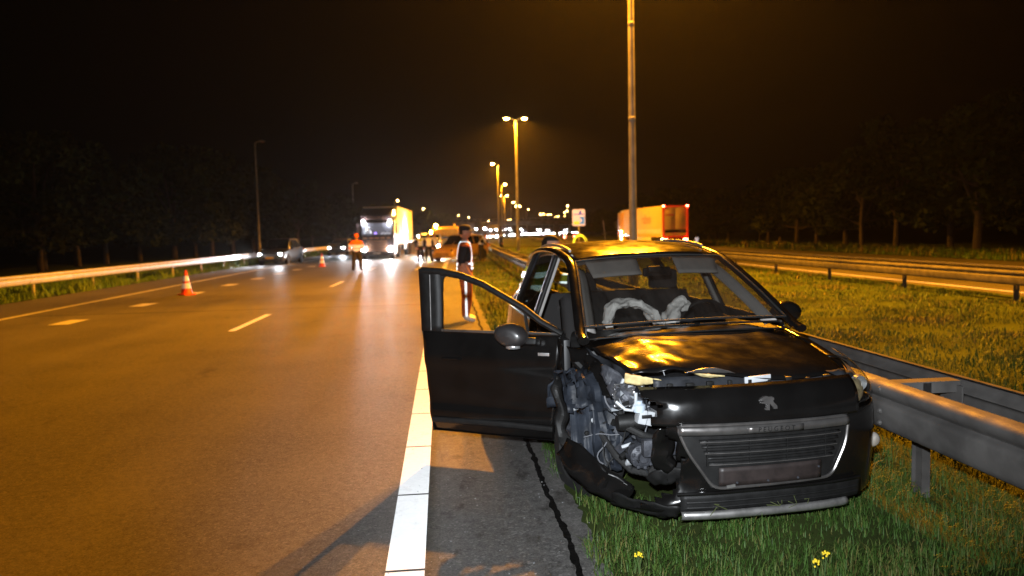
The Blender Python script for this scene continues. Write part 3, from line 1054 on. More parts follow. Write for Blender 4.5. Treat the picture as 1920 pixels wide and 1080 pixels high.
ribbon('bent_bracket', [(-.86, .85, .66), (-.80, .70, .57), (-.70, .58, .50)], .10, M['liner'], .005, .03, 15.)
ribbon('bent_skin', [(-.55, .13, .70), (-.555, .16, .60), (-.545, .17, .50), (-.50, .16, .44)], .12, M['paint'], .004, .025, 18.)
ribbon('bent_skin', [(-.60, .25, .34), (-.52, .18, .40), (-.44, .12, .42)], .10, M['plastic'], .004, .025, 20.)
# broken headlamp remains
b = MB(); b.grid(lambda u, v: (-.70 + .13 * (u - .5) + .03 * nz(u * 4, v * 4, 0, 2), .40 + .10 * math.cos(PI * (u - .5)) * math.cos(PI * (v - .5)) + .02 * nz(u, v, 3, 8), .825 + .14 * (v - .5)), 12, 12,
               skip=lambda c, u, v: nz(c.x, c.z, 0, 15, 2.) > .30)
hb = b.build('broken_headlamp', M['lens'], WR, thick=.004)
SHM = mat('clear_plastic_shard', (.45, .48, .52), .15, metal=.4, coat=1.)
for k in range(16):
    b = MB()
    p = Vector((random.uniform(-.78, -.56), random.uniform(.30, .42), random.uniform(.72, .92)))
    q = [p + Vector((random.uniform(-.03, .03), random.uniform(-.015, .015), random.uniform(-.03, .03))) for _ in range(3)]
    b.prism(q, (.001, .003, .001))
    b.build('lens_shard', SHM, hb, smooth=False)
b = MB(); b.tube([(-.765, .36, .80), (-.72, .33, .758), (-.68, .32, .752), (-.655, .33, .79), (-.65, .34, .85)], .010, 7); b.build('lamp_ring', M['white_pl'], hb)
# engine-bay pieces
b = MB(); b.box((-.60, .34, .705), (.095, .08, .085), Matrix.Rotation(.25, 3, 'Y'), ch=.008); bt = b.build('white_module', M['white_pl'], WR)
b = MB(); b.box((-.60, .295, .715), (.06, .012, .02), ch=.003); b.build('connector', M['plastic'], bt)
b = MB(); b.lathe([(0, -.09), (.045, -.09), (.05, -.08), (.05, .07), (.03, .085), (0, .085)], (-.66, .40, .66), 'x', 16); b.build('air_duct', M['plastic'], WR)
b = MB(); b.lathe([(0, 0), (.035, 0), (.038, .04), (.02, .05), (.02, .065), (0, .066)], (-.635, .33, .74), 'z', 14); b.build('coolant_tank', mat('translucent_tank', (.45, .52, .60), .35), WR)
al = MB(); al.lathe([(0, -.07), (.05, -.07), (.07, -.055), (.075, -.02), (.075, .03), (.05, .06), (0, .06)], (-.63, .36, .475), 'y', 18)
for k in range(9):
    a = 2 * PI * k / 9
    al.box((-.63 + .06 * math.cos(a), .285, .475 + .06 * math.sin(a)), (.018, .012, .018), ch=.002)
al.lathe([(0, -.095), (.028, -.095), (.03, -.07)], (-.63, .36, .475), 'y', 12)
al.build('alternator', M['alloy'], WR)
b = MB(); b.lathe([(.03, -.015), (.055, -.018), (.055, .018), (.03, .015)], (-.52, .30, .47), 'y', 16); b.build('pulley', M['alloy'], WR)
for k, pth in enumerate([[(-.72, .5, .75), (-.70, .38, .64), (-.62, .33, .60), (-.54, .33, .57)], [(-.80, .6, .55), (-.74, .46, .44), (-.66, .42, .36), (-.56, .35, .35)],
                         [(-.5, .25, .55), (-.53, .27, .45), (-.58, .30, .38), (-.5, .28, .33)]]):
    b = MB()
    P = [Vector(p) for p in pth]
    fine = []
    for i in range(len(P) - 1):
        for s in range(10): fine.append(P[i].lerp(P[i + 1], s / 10))
    b.tube(fine, [.020 + .003 * (i % 2) for i in range(len(fine))], 9); b.build('ribbed_hose', M['rubber'], WR)
for k in range(13):
    p = Vector((random.uniform(-.86, -.52), random.uniform(.36, .6), random.uniform(.52, .92)))
    pts = [p]
    d = Vector((random.uniform(-.05, .05), random.uniform(-.03, .03), random.uniform(-.06, .02)))
    for s in range(7):
        d += Vector((random.uniform(-.03, .03), random.uniform(-.02, .02), random.uniform(-.03, .025)))
        pts.append(pts[-1] + d * .38)
    b = MB(); b.tube(pts, random.uniform(.0025, .005), 5); b.build('loose_wire', [M['wire'], M['plastic'], M['rubber']][k % 3], WR)
for k in range(34):
    x, z = random.uniform(-.74, -.50), random.uniform(.34, .90)
    y = random.uniform(.34, .62) + max(0, -.7 - x) * 1.0
    b = MB()
    b.box((0, 0, 0), (random.uniform(.02, .08), random.uniform(.01, .05), random.uniform(.015, .07)), None, ch=.003)
    b.build('broken_piece', [M['plastic'], M['plastic_grey'], M['alloy'], M['liner'], M['plastic'], M['white_pl'] if k % 12 == 5 else M['plastic_grey']][k % 6], WR,
            loc=(x, y, z), rot=(random.uniform(-1, 1), random.uniform(-1, 1), random.uniform(-1, 1)))
b = MB(); b.box((-.42, .24, .55), (.46, .06, .10), ch=.012); b.build('crash_beam', M['alloy'], WR)

# ---- greenhouse, roof
def rail_pt(y):
    z = tab(y, [(1.08, 1.065), (1.5, 1.30), (1.95, 1.505), (2.3, 1.565), (2.7, 1.585), (3.3, 1.565), (3.8, 1.49), (4.12, 1.38)])
    x = tab(y, [(1.08, .765), (1.5, .69), (1.95, .615), (2.4, .60), (3.3, .585), (3.9, .56), (4.12, .55)])
    return x, z


def roof(u, v):
    y = lerp(1.97, 4.12, v) - .05 * (1 - (2 * u - 1)**2) * (1 - v)
    x, z = rail_pt(max(y, 1.97))
    s = 2 * u - 1
    return (x * s, y, z + .052 * (1 - abs(s)**2.6) + (.012 if .55 < abs(s) < .7 else 0) * 0)
b = MB(); b.grid(roof, 24, 26)
rf = b.build('roof', M['paint'], CAR, thick=.006)
b = MB(); b.grid(lambda u, v: tuple(Vector(roof(u, v)) + Vector((0, 0, -.03))), 12, 10); b.build('headliner', M['trim_light'], rf)
b = MB(); b.tube([(0, 3.85, 1.55), (0, 3.9, 1.60), (0, 4.0, 1.66)], [.02, .006, .003], 6); b.build('aerial', M['plastic'], rf)
for sg in (-1, 1):
    b = MB(); b.tube([(sg * (rail_pt(y)[0] - .03), y, rail_pt(y)[1] + .035) for y in np.linspace(2.25, 3.8, 14)], .013, 6); b.build('roof_rail', M['silver'] if sg < 0 else M['silver'], rf)
for sg in (-1, 1):
    b = MB()
    ys_ = np.linspace(1.02, 4.15, 34)
    pth = [(sg * (rail_pt(y)[0] + .018), y, rail_pt(y)[1] - .012) for y in ys_]
    b.tube(pth, .040, 10, sq=(1, .75))
    b.build('pillar', M['paint'], CAR)
    b = MB()  # pale inner trim of the front pillar
    def trim(u, v):
        y = lerp(1.22, 2.02, u); x, z = rail_pt(y)
        return (sg * (x - .035 - .07 * v), y + .05 * v, z - .055 - .035 * v)
    b.grid(trim, 14, 3); b.build('pillar_trim', M['trim_light'], CAR, thick=.012)
    for (y0, y1, w) in ((2.42, 2.50, .075), (3.42, 3.62, .085)):
        b = MB()
        def bp_(u, v):
            yb = lerp(y0 - .02, y0 + w, u); yt = lerp(y1 - .02, y1 + w, u)
            y = lerp(yb, yt, v); xr, zr = rail_pt(y); zb = 1.03
            z = lerp(zb, zr, v)
            return (sg * (lerp(wside(y, zb) - .03, xr + .02, v)), y, z)
        b.grid(bp_, 2, 8); b.build('pillar', M['plastic'], CAR, thick=.03)
        b = MB(); b.grid(lambda u, v: tuple(Vector(bp_(u, v)) - Vector((sg * .03, 0, 0))), 2, 8); b.build('pillar_trim', M['trim_light'] if w < .08 else M['plastic_grey'], CAR, thick=.02)


def wind(u, v):
    y = lerp(1.16, 1.97, v)
    x, z = rail_pt(y)
    s = 2 * u - 1
    bow = (1 - s * s)
    return (s * (x - .012), y - .085 * bow * (1 - .45 * v), z + .012 + .030 * bow)
b = MB(); b.grid(wind, 24, 16); ws = b.build('windscreen', M['glass'], CAR)
b = MB()
edge = [wind(u, 0) for u in np.linspace(0, 1, 20)] + [wind(1, v) for v in np.linspace(0, 1, 14)[1:]] + [wind(u, 1) for u in np.linspace(1, 0, 20)[1:]] + [wind(0, v) for v in np.linspace(1, 0, 14)[1:]]
b.tube(edge, .008, 6, cap=False); b.build('seal', M['dullchrome' if False else 'rubber'], ws)
b = MB(); b.box((-.02, 1.78, 1.452), (.10, .06, .05), ch=.012); b.build('sensor_box', M['plastic'], ws)
b = MB(); b.grid(lambda u, v: (lerp(-.74, .72, u), lerp(1.02, 1.14, v) - .06 * (1 - (2 * u - 1)**2) + .035, 1.055 + .025 * (1 - (2 * u - 1)**2) - .02 * v), 20, 3); b.build('cowl', M['plastic'], CAR, thick=.01)
for (x0, x1, y) in ((-.62, .02, 1.105), (.06, .66, 1.10)):
    b = MB()
    b.tube([(lerp(x0, x1, u), y - .05 * (1 - (2 * lerp(x0, x1, u) / 1.5)**2) + .035, 1.093 + .02 * (1 - (lerp(x0, x1, u) / .75)**2)) for u in np.linspace(0, 1, 12)], .008, 6); b.build('wiper', M['plastic'], CAR)

# glass of the sides and the rear
def sglass(sg, y0, y1):
    def fn(u, v):
        y = lerp(y0, y1, u); xr, zr = rail_pt(y)
        return (sg * (lerp(wside(y, 1.04) - .02, xr + .01, v)), y, lerp(1.04, zr - .04, v))
    return fn
for sg, y0, y1, nm in ((1, 1.45, 2.42, 'side_window'), (1, 2.52, 3.42, 'side_window'), (-1, 2.52, 3.42, 'side_window'), (1, 3.64, 4.02, 'quarter_window'), (-1, 3.64, 4.02, 'quarter_window')):
    b = MB(); b.grid(sglass(sg, y0, y1), 10, 8); b.build(nm, M['side_glass'] if nm[0] == 'q' or sg < 0 else M['clear'], CAR)
b = MB(); b.grid(lambda u, v: ((2 * u - 1) * lerp(.66, .54, v), lerp(4.32, 4.13, v), lerp(1.0, 1.40, v)), 8, 6); b.build('rear_window', M['side_glass'], CAR)
b = MB(); b.grid(lambda u, v: ((2 * u - 1) * lerp(.72, .68, v), lerp(4.36, 4.33, v), lerp(.35, 1.02, v)), 10, 8); b.build('tailgate', M['paint'], CAR, thick=.01)

# body sides
def side(sg, y0, y1, z0=.28, z1=1.045, n=(40, 16), holes=True):
    def fn(u, v):
        y = lerp(y0, y1, u); z = lerp(z0, z1, v)
        groove = -.006 * math.exp(-((z - .44) / .02)**2) + .006 * math.exp(-((z - .80) / .03)**2)
        return (sg * (wside(y, z) + groove), y, z)
    b = MB(); b.grid(fn, *n, skip=(lambda c, u, v: (c.y - 3.56)**2 + (c.z - .33)**2 < .375**2) if holes else None)
    return b
side(-1, 2.47, 3.42).build('rear_door', M['paint'], CAR, thick=.006)
side(-1, 3.43, 4.34).build('rear_quarter', M['paint'], CAR, thick=.006)
side(-1, 1.30, 2.47, .20, .36, (12, 4), False).build('sill', M['paint'], CAR, thick=.03)
side(1, 1.43, 2.46, n=(16, 16), holes=False).build('front_door', M['paint'], CAR, thick=.006)
side(1, 2.47, 3.42).build('rear_door', M['paint'], CAR, thick=.006)
side(1, 3.43, 4.34).build('rear_quarter', M['paint'], CAR, thick=.006)
b = MB(); b.grid(lambda u, v: (-.905 + .02 * nz(u * 4, v * 4, 0, 2) + .02 * v, lerp(1.13, 1.36, u), lerp(.30, 1.03, v)), 8, 16, skip=lambda c, u, v: u < .5 + .4 * nz(c.z, 0, 0, 8)); b.build('fender_scrap', M['paint'], CAR, thick=.004)
for sg in (-1, 1):
    b = MB(); b.tube([(sg * (wside(y, 1.04) - .008), y, 1.042) for y in np.linspace(1.45 if sg > 0 else 2.5, 4.0, 14)], .009, 6); b.build('window_trim', M['dullchrome'], CAR)
b = MB(); b.box((0, 1.24, .66), (1.45, .05, .72), ch=.02); b.build('firewall', M['paint_in'], CAR)
b = MB(); b.box((-.82, 1.42, .66), (.05, .12, .70), ch=.015); b.build('door_post', M['paint_in'], CAR)

# far-side mirror
def mirror(parent, x, y, z, sg, rz=0.):
    t = MB()
    t.grid(lambda u, v: (x + sg * .125 * math.cos(2 * PI * u) * math.sin(PI * v)**.6 + sg * .0, y - .075 * math.cos(PI * v), z + .085 * math.sin(2 * PI * u) * math.sin(PI * v)**.6), 20, 10)
    o = t.build('mirror', M['paint'], parent)
    return o
mm = mirror(CAR, .99, 1.62, 1.085, 1)
b = MB(); b.box((.88, 1.62, 1.04), (.12, .05, .035), ch=.01); b.build('mirror_arm', M['plastic'], mm)

# ---- interior
b = MB()
def dash(u, v):
    x = lerp(-.72, .72, u); y = lerp(1.20, 1.74, v)
    z = tab(v, [(0, 1.03), (.4, 1.045), (.7, 1.03), (.88, .97), (1, .80)])
    z += .09 * math.exp(-((x - .38) / .16)**2) * math.exp(-((v - .68) / .22)**2)
    return (x, y, z)
b.grid(dash, 30, 16); b.build('dashboard', M['plastic'], CAR)
b = MB(); b.grid(lambda u, v: (lerp(.05, .26, u), 1.60, lerp(1.02, 1.07, v)), 3, 2); b.build('dash_screen', M['plastic_grey'], CAR, thick=.02)
b = MB()
th = np.linspace(0, 2 * PI, 29)
b.tube([(.38 + .19 * math.cos(a), 1.80 - .06 * math.sin(a), 1.01 + .18 * math.sin(a)) for a in th], .016, 8, cap=False)
b.box((.38, 1.80, 1.0), (.14, .05, .11), ch=.02); b.box((.38, 1.80, 1.0), (.36, .02, .03), ch=.006)
b.build('steering_wheel', M['plastic'], CAR)
for sx in (-.37, .38):
    b = MB()
    b.grid(lambda u, v: (sx + lerp(-.24, .24, u) * (1 - .18 * v), 2.38 + .28 * v - .05 * math.sin(PI * v) + .05 * (2 * u - 1)**2 * -1, .55 + .62 * v), 8, 10)
    b.grid(lambda u, v: (sx + lerp(-.25, .25, u), lerp(1.92, 2.42, v), .55 + .03 * math.sin(PI * u)), 6, 6)
    s_ = b.build('seat', M['cloth_dark'], CAR, thick=.12)
    b = MB(); b.box((sx, 2.68, 1.29), (.26, .10, .17), ch=.04); b.build('headrest', M['cloth_dark'], s_)
b = MB(); b.box((0, 3.35, .80), (1.3, .18, .65), Matrix.Rotation(-.25, 3, 'X'), ch=.05); b.build('rear_seat', M['cloth_dark'], CAR)
for (x0, x1) in ((-.52, -.10), (.20, .56)):
    b = MB(); b.grid(lambda u, v: (lerp(x0, x1, u) + (.03 if x0 < 0 else -.03) * v * (1 if (u < .5) == (x0 < 0) else 0), lerp(1.985, 1.83, v) - .0, lerp(1.515, 1.395, v) + .018 * (1 - (lerp(x0, x1, u) / .6)**2)), 8, 5)
    v_ = b.build('sun_visor', M['trim_light'], CAR, thick=.014)
    if x0 < 0:
        b = MB(); b.grid(lambda u, v: (lerp(-.42, -.33, u), lerp(1.93, 1.90, v) - .012, lerp(1.468, 1.442, v) + .012), 2, 1); b.build('label', mat('pale_yellow_label', (.60, .58, .30), .6, var=.3, scale=60), v_)
b = MB(); b.box((.03, 1.86, 1.425), (.24, .03, .07), Matrix.Rotation(.15, 3, 'Z'), ch=.02); b.build('interior_mirror', M['plastic'], CAR)

def bag(pts, rad, seed):
    P = [Vector(p) for p in pts]
    fine, rr = [], []
    n = len(P) - 1
    for i in range(n):
        for s in range(9):
            t = s / 9
            a, b_, c, d = P[max(i - 1, 0)], P[i], P[i + 1], P[min(i + 2, n)]
            q = .5 * ((2 * b_) + (c - a) * t + (2 * a - 5 * b_ + 4 * c - d) * t * t + (-a + 3 * b_ - 3 * c + d) * t**3)
            fine.append(q); rr.append(lerp(rad[i], rad[i + 1], t))
    fine.append(P[-1]); rr.append(rad[-1])
    m = MB(); m.tube(fine, rr, 30, sq=(1, .5))
    out = []
    for v in m.v:
        p = Vector(v)
        k = Vector((nz(*p, 12, seed), nz(*p, 12, seed + 3), nz(*p, 12, seed + 6)))
        w = abs(math.sin(p.x * 42 + p.z * 55 + 5 * nz(*p, 7, seed))) * .010
        k2 = Vector((nz(*p, 30, seed), nz(*p, 30, seed + 3), nz(*p, 30, seed + 6)))
        out.append(p + k * .034 + k2 * .010 + Vector((0, -1, 0)) * w * 1.6)
    m.v = [tuple(p) for p in out]
    return m
bag([(-.455, 1.60, 1.02), (-.455, 1.59, 1.13), (-.40, 1.59, 1.205), (-.29, 1.60, 1.222), (-.17, 1.60, 1.195), (-.09, 1.61, 1.10), (-.03, 1.63, 1.02)],
    [.035, .066, .070, .062, .064, .078, .05], 2.).build('airbag', M['airbag'], CAR, ang=80)
bag([(-.01, 1.64, 1.00), (.035, 1.64, 1.04), (.075, 1.66, 1.11), (.12, 1.67, 1.19), (.175, 1.68, 1.205), (.185, 1.69, 1.13)],
    [.065, .092, .092, .085, .066, .03], 5.).build('airbag', M['airbag'], CAR, ang=80)

# ---- the open door (hinged at the front post, swung out)
DOOR = empty('open_door', (-.90, 1.40, 0)); DOOR.parent = CAR
DOOR.rotation_euler = (0, 0, R(62) - .0629 * 1)
# local: y along the door away from the hinge, -x is the outer face, z up
def dskin(u, v):
    z = lerp(.265, 1.045, v)
    y0 = tab(z, [(.26, .03), (.5, 0), (.9, -.045), (1.05, -.06)])
    y1 = tab(z, [(.26, 1.01), (.5, 1.03), (.9, 1.055), (1.05, 1.07)])
    y = lerp(y0, y1, u)
    bul = tab(z, [(.26, .012), (.34, -.02), (.42, -.034), (.50, -.018), (.75, -.026), (.82, -.040), (.95, -.025), (1.05, .0)])
    bul += -.005 * math.exp(-((z - (.50 + .13 * u)) / .05)**2)
    return (bul + .01 * (2 * u - 1)**2, y, z)
b = MB(); b.grid(dskin, 30, 30); ds = b.build('door_skin', M['paint'], DOOR, thick=.004)
b = MB(); b.grid(lambda u, v: (.075 + .02 * math.sin(PI * v), lerp(.03, 1.02, u), lerp(.29, 1.03, v)), 6, 8); b.build('door_card', M['plastic'], DOOR, thick=.02)
b = MB()
b.grid(lambda u, v: (lerp(-.01, .075, u), lerp(1.01, 1.07, v), lerp(.265, 1.045, v)), 2, 8)
b.grid(lambda u, v: (lerp(-.0, .075, u), lerp(.03, -.06, v), lerp(.265, 1.045, v)), 2, 8)
b.grid(lambda u, v: (lerp(.0, .075, u), lerp(.03, 1.01, v), .266), 2, 8)
b.grid(lambda u, v: (lerp(.0, .075, u), lerp(-.06, 1.07, v), 1.045), 2, 8); b.build('door_edge', M['paint_in'], DOOR)
b = MB(); b.tube([(-.036, lerp(.02, 1.0, u), .36 + .008 * math.sin(PI * u)) for u in np.linspace(0, 1, 10)], .022, 8, sq=(.5, 1)); b.build('rubbing_strip', M['plastic'], DOOR)
# window frame
top = [(0, -.06, 1.05), (0, .10, 1.135), (.01, .228, 1.225), (.02, .42, 1.325), (.03, .56, 1.398), (.04, .75, 1.462), (.05, .92, 1.492), (.055, 1.085, 1.50)]
b = MB(); b.tube(top, [.022, .024, .024, .024, .025, .027, .03, .03], 10, sq=(1.2, 1)); b.build('window_frame', M['plastic'], DOOR)
b = MB(); b.grid(lambda u, v: (.05 * v, lerp(lerp(.90, .925, v**3), lerp(1.07, 1.105, v), u), lerp(1.04, 1.515, v)), 3, 10); bpil = b.build('frame_post', M['plastic'], DOOR, thick=.035)
b = MB(); b.tube([(.0 + .05 * v - .024, lerp(.985, 1.005, v), lerp(1.05, 1.47, v)) for v in np.linspace(0, 1, 8)], .004, 5); b.build('frame_groove', M['dullchrome'], bpil)
# rounded upper corner of the window opening
cn = rounded([(.80, 1.475), (.925, 1.50), (.905, 1.36)], .06, 6)
b = MB(); b.prism([(.035, p.x, p.y) for p in ([Vector((.97, 1.50)), Vector((.78, 1.485))] + [Vector((.80, 1.458)), Vector((.86, 1.462)), Vector((.895, 1.445)), Vector((.905, 1.40)), Vector((.905, 1.34))] + [Vector((.96, 1.34))])], (.02, 0, 0)); b.build('frame_corner', M['plastic'], DOOR, smooth=False)
b = MB(); b.tube([(.01, .205, 1.05), (.012, .222, 1.14), (.014, .232, 1.222)], .013, 6); b.build('quarter_bar', M['plastic'], DOOR)
b = MB(); b.tube([(-.012, lerp(-.05, .90, u), 1.052) for u in np.linspace(0, 1, 8)], .010, 6); b.build('window_trim', M['dullchrome'], DOOR)
def dgl(u, v):
    y = lerp(-.02, .91, u)
    zt = tab(y, [(-.06, 1.05), (.10, 1.135), (.228, 1.225), (.42, 1.325), (.56, 1.398), (.75, 1.462), (.92, 1.492)])
    return (.02 + .03 * v, y, lerp(1.045, zt, v))
b = MB(); b.grid(dgl, 16, 6); b.build('door_glass', M['clear'], DOOR)
# handle, mirror, badge
b = MB(); b.tube([(-.030, .73, .842), (-.060, .75, .846), (-.066, .81, .846), (-.060, .87, .846), (-.030, .89, .842)], .012, 8, sq=(1, .8)); hd_ = b.build('door_handle', M['paint'], DOOR)
b = MB(); b.lathe([(0, -.004), (.010, -.003), (.011, .0)], (-.030, .91, .84), 'x', 10); b.build('lock', M['chrome'], hd_)
b = MB()
b.grid(lambda u, v: (-.125 + .085 * math.cos(PI * v) * 1 - .02, .275 + .125 * math.cos(2 * PI * u) * math.sin(PI * v)**.55 + .015 * math.sin(2 * PI * u), 1.055 + .086 * math.sin(2 * PI * u) * math.sin(PI * v)**.55), 26, 14)
dm = b.build('mirror', mat('grey_mirror_shell', (.022, .020, .020), .42, coat=.6, coat_rough=.12, rvar=.1, scale=14), DOOR)
b = MB(); b.box((-.07, .16, 1.0), (.10, .12, .05), Matrix.Rotation(.3, 3, 'Y'), ch=.015); b.build('mirror_foot', M['plastic'], dm)
b = MB(); b.grid(lambda u, v: (-.205 + .035 * (2 * u - 1)**2, lerp(.20, .31, u), lerp(.965, .995, v)), 8, 2); b.build('mirror_indicator', M['chrome'], dm, thick=.006)
b = MB(); b.box((-.036, .075, .905), (.004, .085, .022), ch=.001); bd = b.build('side_badge', M['chrome'], DOOR)

# ------------------------------------------------------------------ traffic: generic cars
def car_sections(kind):
    H = dict(hatch=1.50, mpv=1.62, suv=1.66, estate=1.48)[kind]
    Wd = dict(hatch=.87, mpv=.91, suv=.92, estate=.90)[kind]
    L = dict(hatch=4.0, mpv=4.5, suv=4.5, estate=4.6)[kind]
    # t, half-width, z bottom, z belt, half-width top, z top
    S = [(0, .78, .36, .60, .66, .64), (.02, .90, .24, .66, .74, .71), (.07, .97, .20, .74, .80, .80), (.16, 1., .22, .84, .80, .89), (.25, 1., .22, .92, .82, .97),
         (.28, 1., .22, .94, .80, 1.0), (.36, 1., .22, .95, .74, 1.25), (.44, 1., .22, .96, .69, H - .05), (.55, 1., .22, .97, .68, H), (.72, 1., .22, .98, .67, H - .01),
         (.86, .99, .24, 1.0, .65, H - .08), (.93, .97, .26, 1.02, .66, H - .30), (.985, .93, .30, .98, .72, 1.02), (1, .86, .40, .80, .74, .84)]
    return S, H, Wd, L


def traffic_car(name, label, loc, rz, kind, paint, lights='head', group=None, power=0., plate=True, cat='car', aim=-1.6, reach=14):
    S, H, Wd, L = car_sections(kind)
    t = empty(name, loc, rz, label, cat, group)
    def P(tt, k):
        c = [tab(tt, [(s[0], s[i]) for s in S]) for i in range(1, 6)]
        w, zb, zbelt, wt, zt = c[0] * Wd, c[1], c[2], c[3] * Wd / .9, c[4]
        wt = min(wt, w)
        ring = [(0, zb), (w * .88, zb), (w * .99, zb + .14), (w, (zb + zbelt) / 2), (w * .965, zbelt), (wt, zt - .02), (wt * .75, zt + .015), (0, zt + .035)]
        i = int(min(k, 6.999)); f = k - i
        a, c2 = ring[i], ring[i + 1]
        return lerp(a[0], c2[0], f), lerp(a[1], c2[1], f)
    b = MB()
    ts = sorted(set([s[0] for s in S] + [.12, .2, .32, .4, .5, .62, .8]))
    for sg in (-1, 1):
        def fn(u, v, sg=sg):
            tt = ts[int(round(v * (len(ts) - 1)))]
            x, z = P(tt, u * 7)
            return (sg * x, (tt - .5) * L, z)
        def skp(c, u, v):
            for wy in (-.5 * L + .88, .5 * L - .80):
                if (c.y - wy)**2 + (c.z - .31)**2 < .34**2 and u * 7 < 3.6 and abs(c.x) > Wd * .5: return True
            return False
        b.grid(fn, 14, len(ts) - 1, skip=None)
    for tt in (0, 1):
        ring = [P(tt, k) for k in range(8)]
        y = (tt - .5) * L
        b.add([(x, y, z) for x, z in ring] + [(-x, y, z) for x, z in ring[::-1]], [tuple(range(16))])
    b.build('body', paint, t, ang=30)
    # dark wheel houses and wheels
    wm_ = wheel_meshes(.32, .20)
    for sx in (-1, 1):
        for wy in (-.5 * L + .88, .5 * L - .80):
            a = MB(); a.lathe([(0, 0), (.37, 0), (.37, .02), (0, .02)], (0, 0, 0), 'x', 20)
            w_ = wheel(t, (sx * (Wd - .085), wy, .32), wm_)
            a.build('wheel_arch', M['rubber'], t, loc=(sx * (Wd + .004) - (.02 if sx > 0 else 0), wy, .335))
            w_.location.x = sx * (Wd - .06)
    # panes
    def pane(nm, t0, t1, k0, k1, sg=None):
        q = MB()
        if sg:
            q.grid(lambda u, v: (sg * (P(lerp(t0, t1, v), lerp(k0, k1, u))[0] + .008), (lerp(t0, t1, v) - .5) * L, P(lerp(t0, t1, v), lerp(k0, k1, u))[1]), 4, 6)
        else:
            q.grid(lambda u, v: ((2 * u - 1) * (P(lerp(t0, t1, v), 5)[0] - .05), (lerp(t0, t1, v) - .5) * L + (-.012 if t0 < .5 else .012), P(lerp(t0, t1, v), 5.0)[1] + .028 + .02 * (1 - (2 * u - 1)**2)), 8, 6)
        q.build(nm, M['dark_glass'], t)
    pane('windscreen', .285, .435, 0, 0)
    pane('rear_window', .87, .975, 0, 0)
    for sg in (-1, 1):
        pane('side_window', .36, .56, 4.12, 4.9, sg)
        pane('side_window', .58, .76, 4.12, 4.9, sg)
        pane('side_window', .78, .88, 4.15, 4.85, sg)
        q = MB(); q.box((sg * (Wd + .09), -.5 * L + .32 * L, 1.02), (.18, .09, .13), ch=.03); q.build('mirror', paint, t)
        q = MB()
        q.lathe([(0, -.05), (.05, -.045), (.085, -.02), (.095, .03)], (sg * Wd * .72, -.5 * L + .06, .655), 'y', 16)
        q.build('headlight', M['head_on'] if lights == 'head' else M['lens'], t)
        q = MB(); q.box((sg * Wd * .86, .5 * L - .04, .90), (.14, .06, .26), ch=.015); q.build('tail_light', M['tail_on'] if lights == 'tail' else M['brick_red'], t)
        if lights == 'head' and power:
            spot('headlight_beam', t, (sg * Wd * .72, -.5 * L - .08, .66), (sg * Wd * .72 + (aim if sg < 0 else .8), -.5 * L - (reach if sg < 0 else 11), 0), power if sg < 0 else min(power, 260), HEAD, 40 if sg < 0 else 36, .9, .08)
    q = MB()
    for z in (.38, .44, .50): q.box((0, -.5 * L + .012, z), (1.0, .03, .025))
    q.build('grille', M['plastic'], t)
    if plate:
        q = MB(); q.box((0, -.5 * L - .012, .45), (.52, .02, .115), ch=.004); q.build('number_plate', M['plate_y'], t)
    q = MB(); q.box((0, 0, .30), (Wd * 1.6, L * .86, .16)); q.build('underbody', M['paint_in'], t)
    return t


traffic_car('car', 'dark car with headlights on and yellow plate in the left lane', (-10.55, 52.0, 0), R(-7), 'suv', M['dpaint'], power=1000, aim=-.9, reach=27)
traffic_car('car', 'grey car with headlights on behind the far traffic cone', (-9.2, 73, 0), R(-6), 'estate', M['gpaint'], power=300, plate=False)
traffic_car('hatchback_car', 'orange-lit yellow hatchback standing across the verge behind the officer', (1.35, 50.0, 0), R(-33), 'suv', M['ypaint'], lights='off', plate=False)
traffic_car('car', 'small far car with red tail lights left of the yellow hoop', (20.2, 119, 0), PI - .07, 'hatch', M['gpaint'], lights='tail', plate=False)

# queue of traffic in front of the bridge: body with two lit headlamps each
qb = MB()
S_, H_, W_, L_ = car_sections('hatch')
for sg in (-1, 1):
    qb.grid(lambda u, v: (sg * W_ * [0, .9, 1, .97, .72, 0][int(round(u * 5))] * [.85, 1, 1, 1, 1, .9][int(round(v * 5))], [-2, -1.85, -.9, -.3, 1.3, 2][int(round(v * 5))],
                          [[.3, .3, .45, .60, .62, .64], [.22, .22, .4, .72, .76, .78], [.22, .22, .4, .9, .97, 1.0], [.22, .22, .4, .95, 1.42, 1.47], [.22, .22, .4, 1., 1.44, 1.48], [.4, .4, .5, .9, .92, .95]][int(round(v * 5))][int(round(u * 5))]), 5, 5)
qme = qb.mesh('body')
hq = MB(); hq.lathe([(0, -.05), (.07, -.04), (.12, 0), (.12, .04)], (0, 0, 0), 'y', 12)
hqe = hq.mesh('headlight')
hq = MB(); hq.box((0, 0, 0), (1.25, .03, .32), ch=.01)
wqe = hq.mesh('windscreen')
def queue_car(x, y, sc=1., paint='gpaint'):
    t = empty('queued_car', (x, y, 0), -.00058 * y, 'far car with bright headlights queuing in front of the bridge', 'car', 'queued cars with headlights on')
    place('body', qme, M[paint], t)
    place('windscreen', wqe, M['dark_glass'], t, (0, -.62, 1.18), (-.85, 0, 0))
    for s in (-1, 1):
        place('headlight', hqe, M['head_far'], t, (s * .64, -1.97, .66))
k = 0
for lane in (-1.6, -5.2, -8.6):
    y = 112 + random.uniform(0, 12)
    while y < 640:
        if not (lane < -5 and y < 135):
            queue_car(lane + curve(y) + (.00004 * max(0, y - 260)**2) * .5 + (3.2 if lane > -2 else 1.8) + random.uniform(-.3, .3), y)
        y += random.uniform(13, 20) * (1 + y / 400)
hq = MB(); hq.box((0, 2.2, 2.2), (2.5, 8, 3.5), ch=.05).box((0, -2.3, 1.75), (2.4, 1.4, 2.7), ch=.15)
tqe = hq.mesh('body')
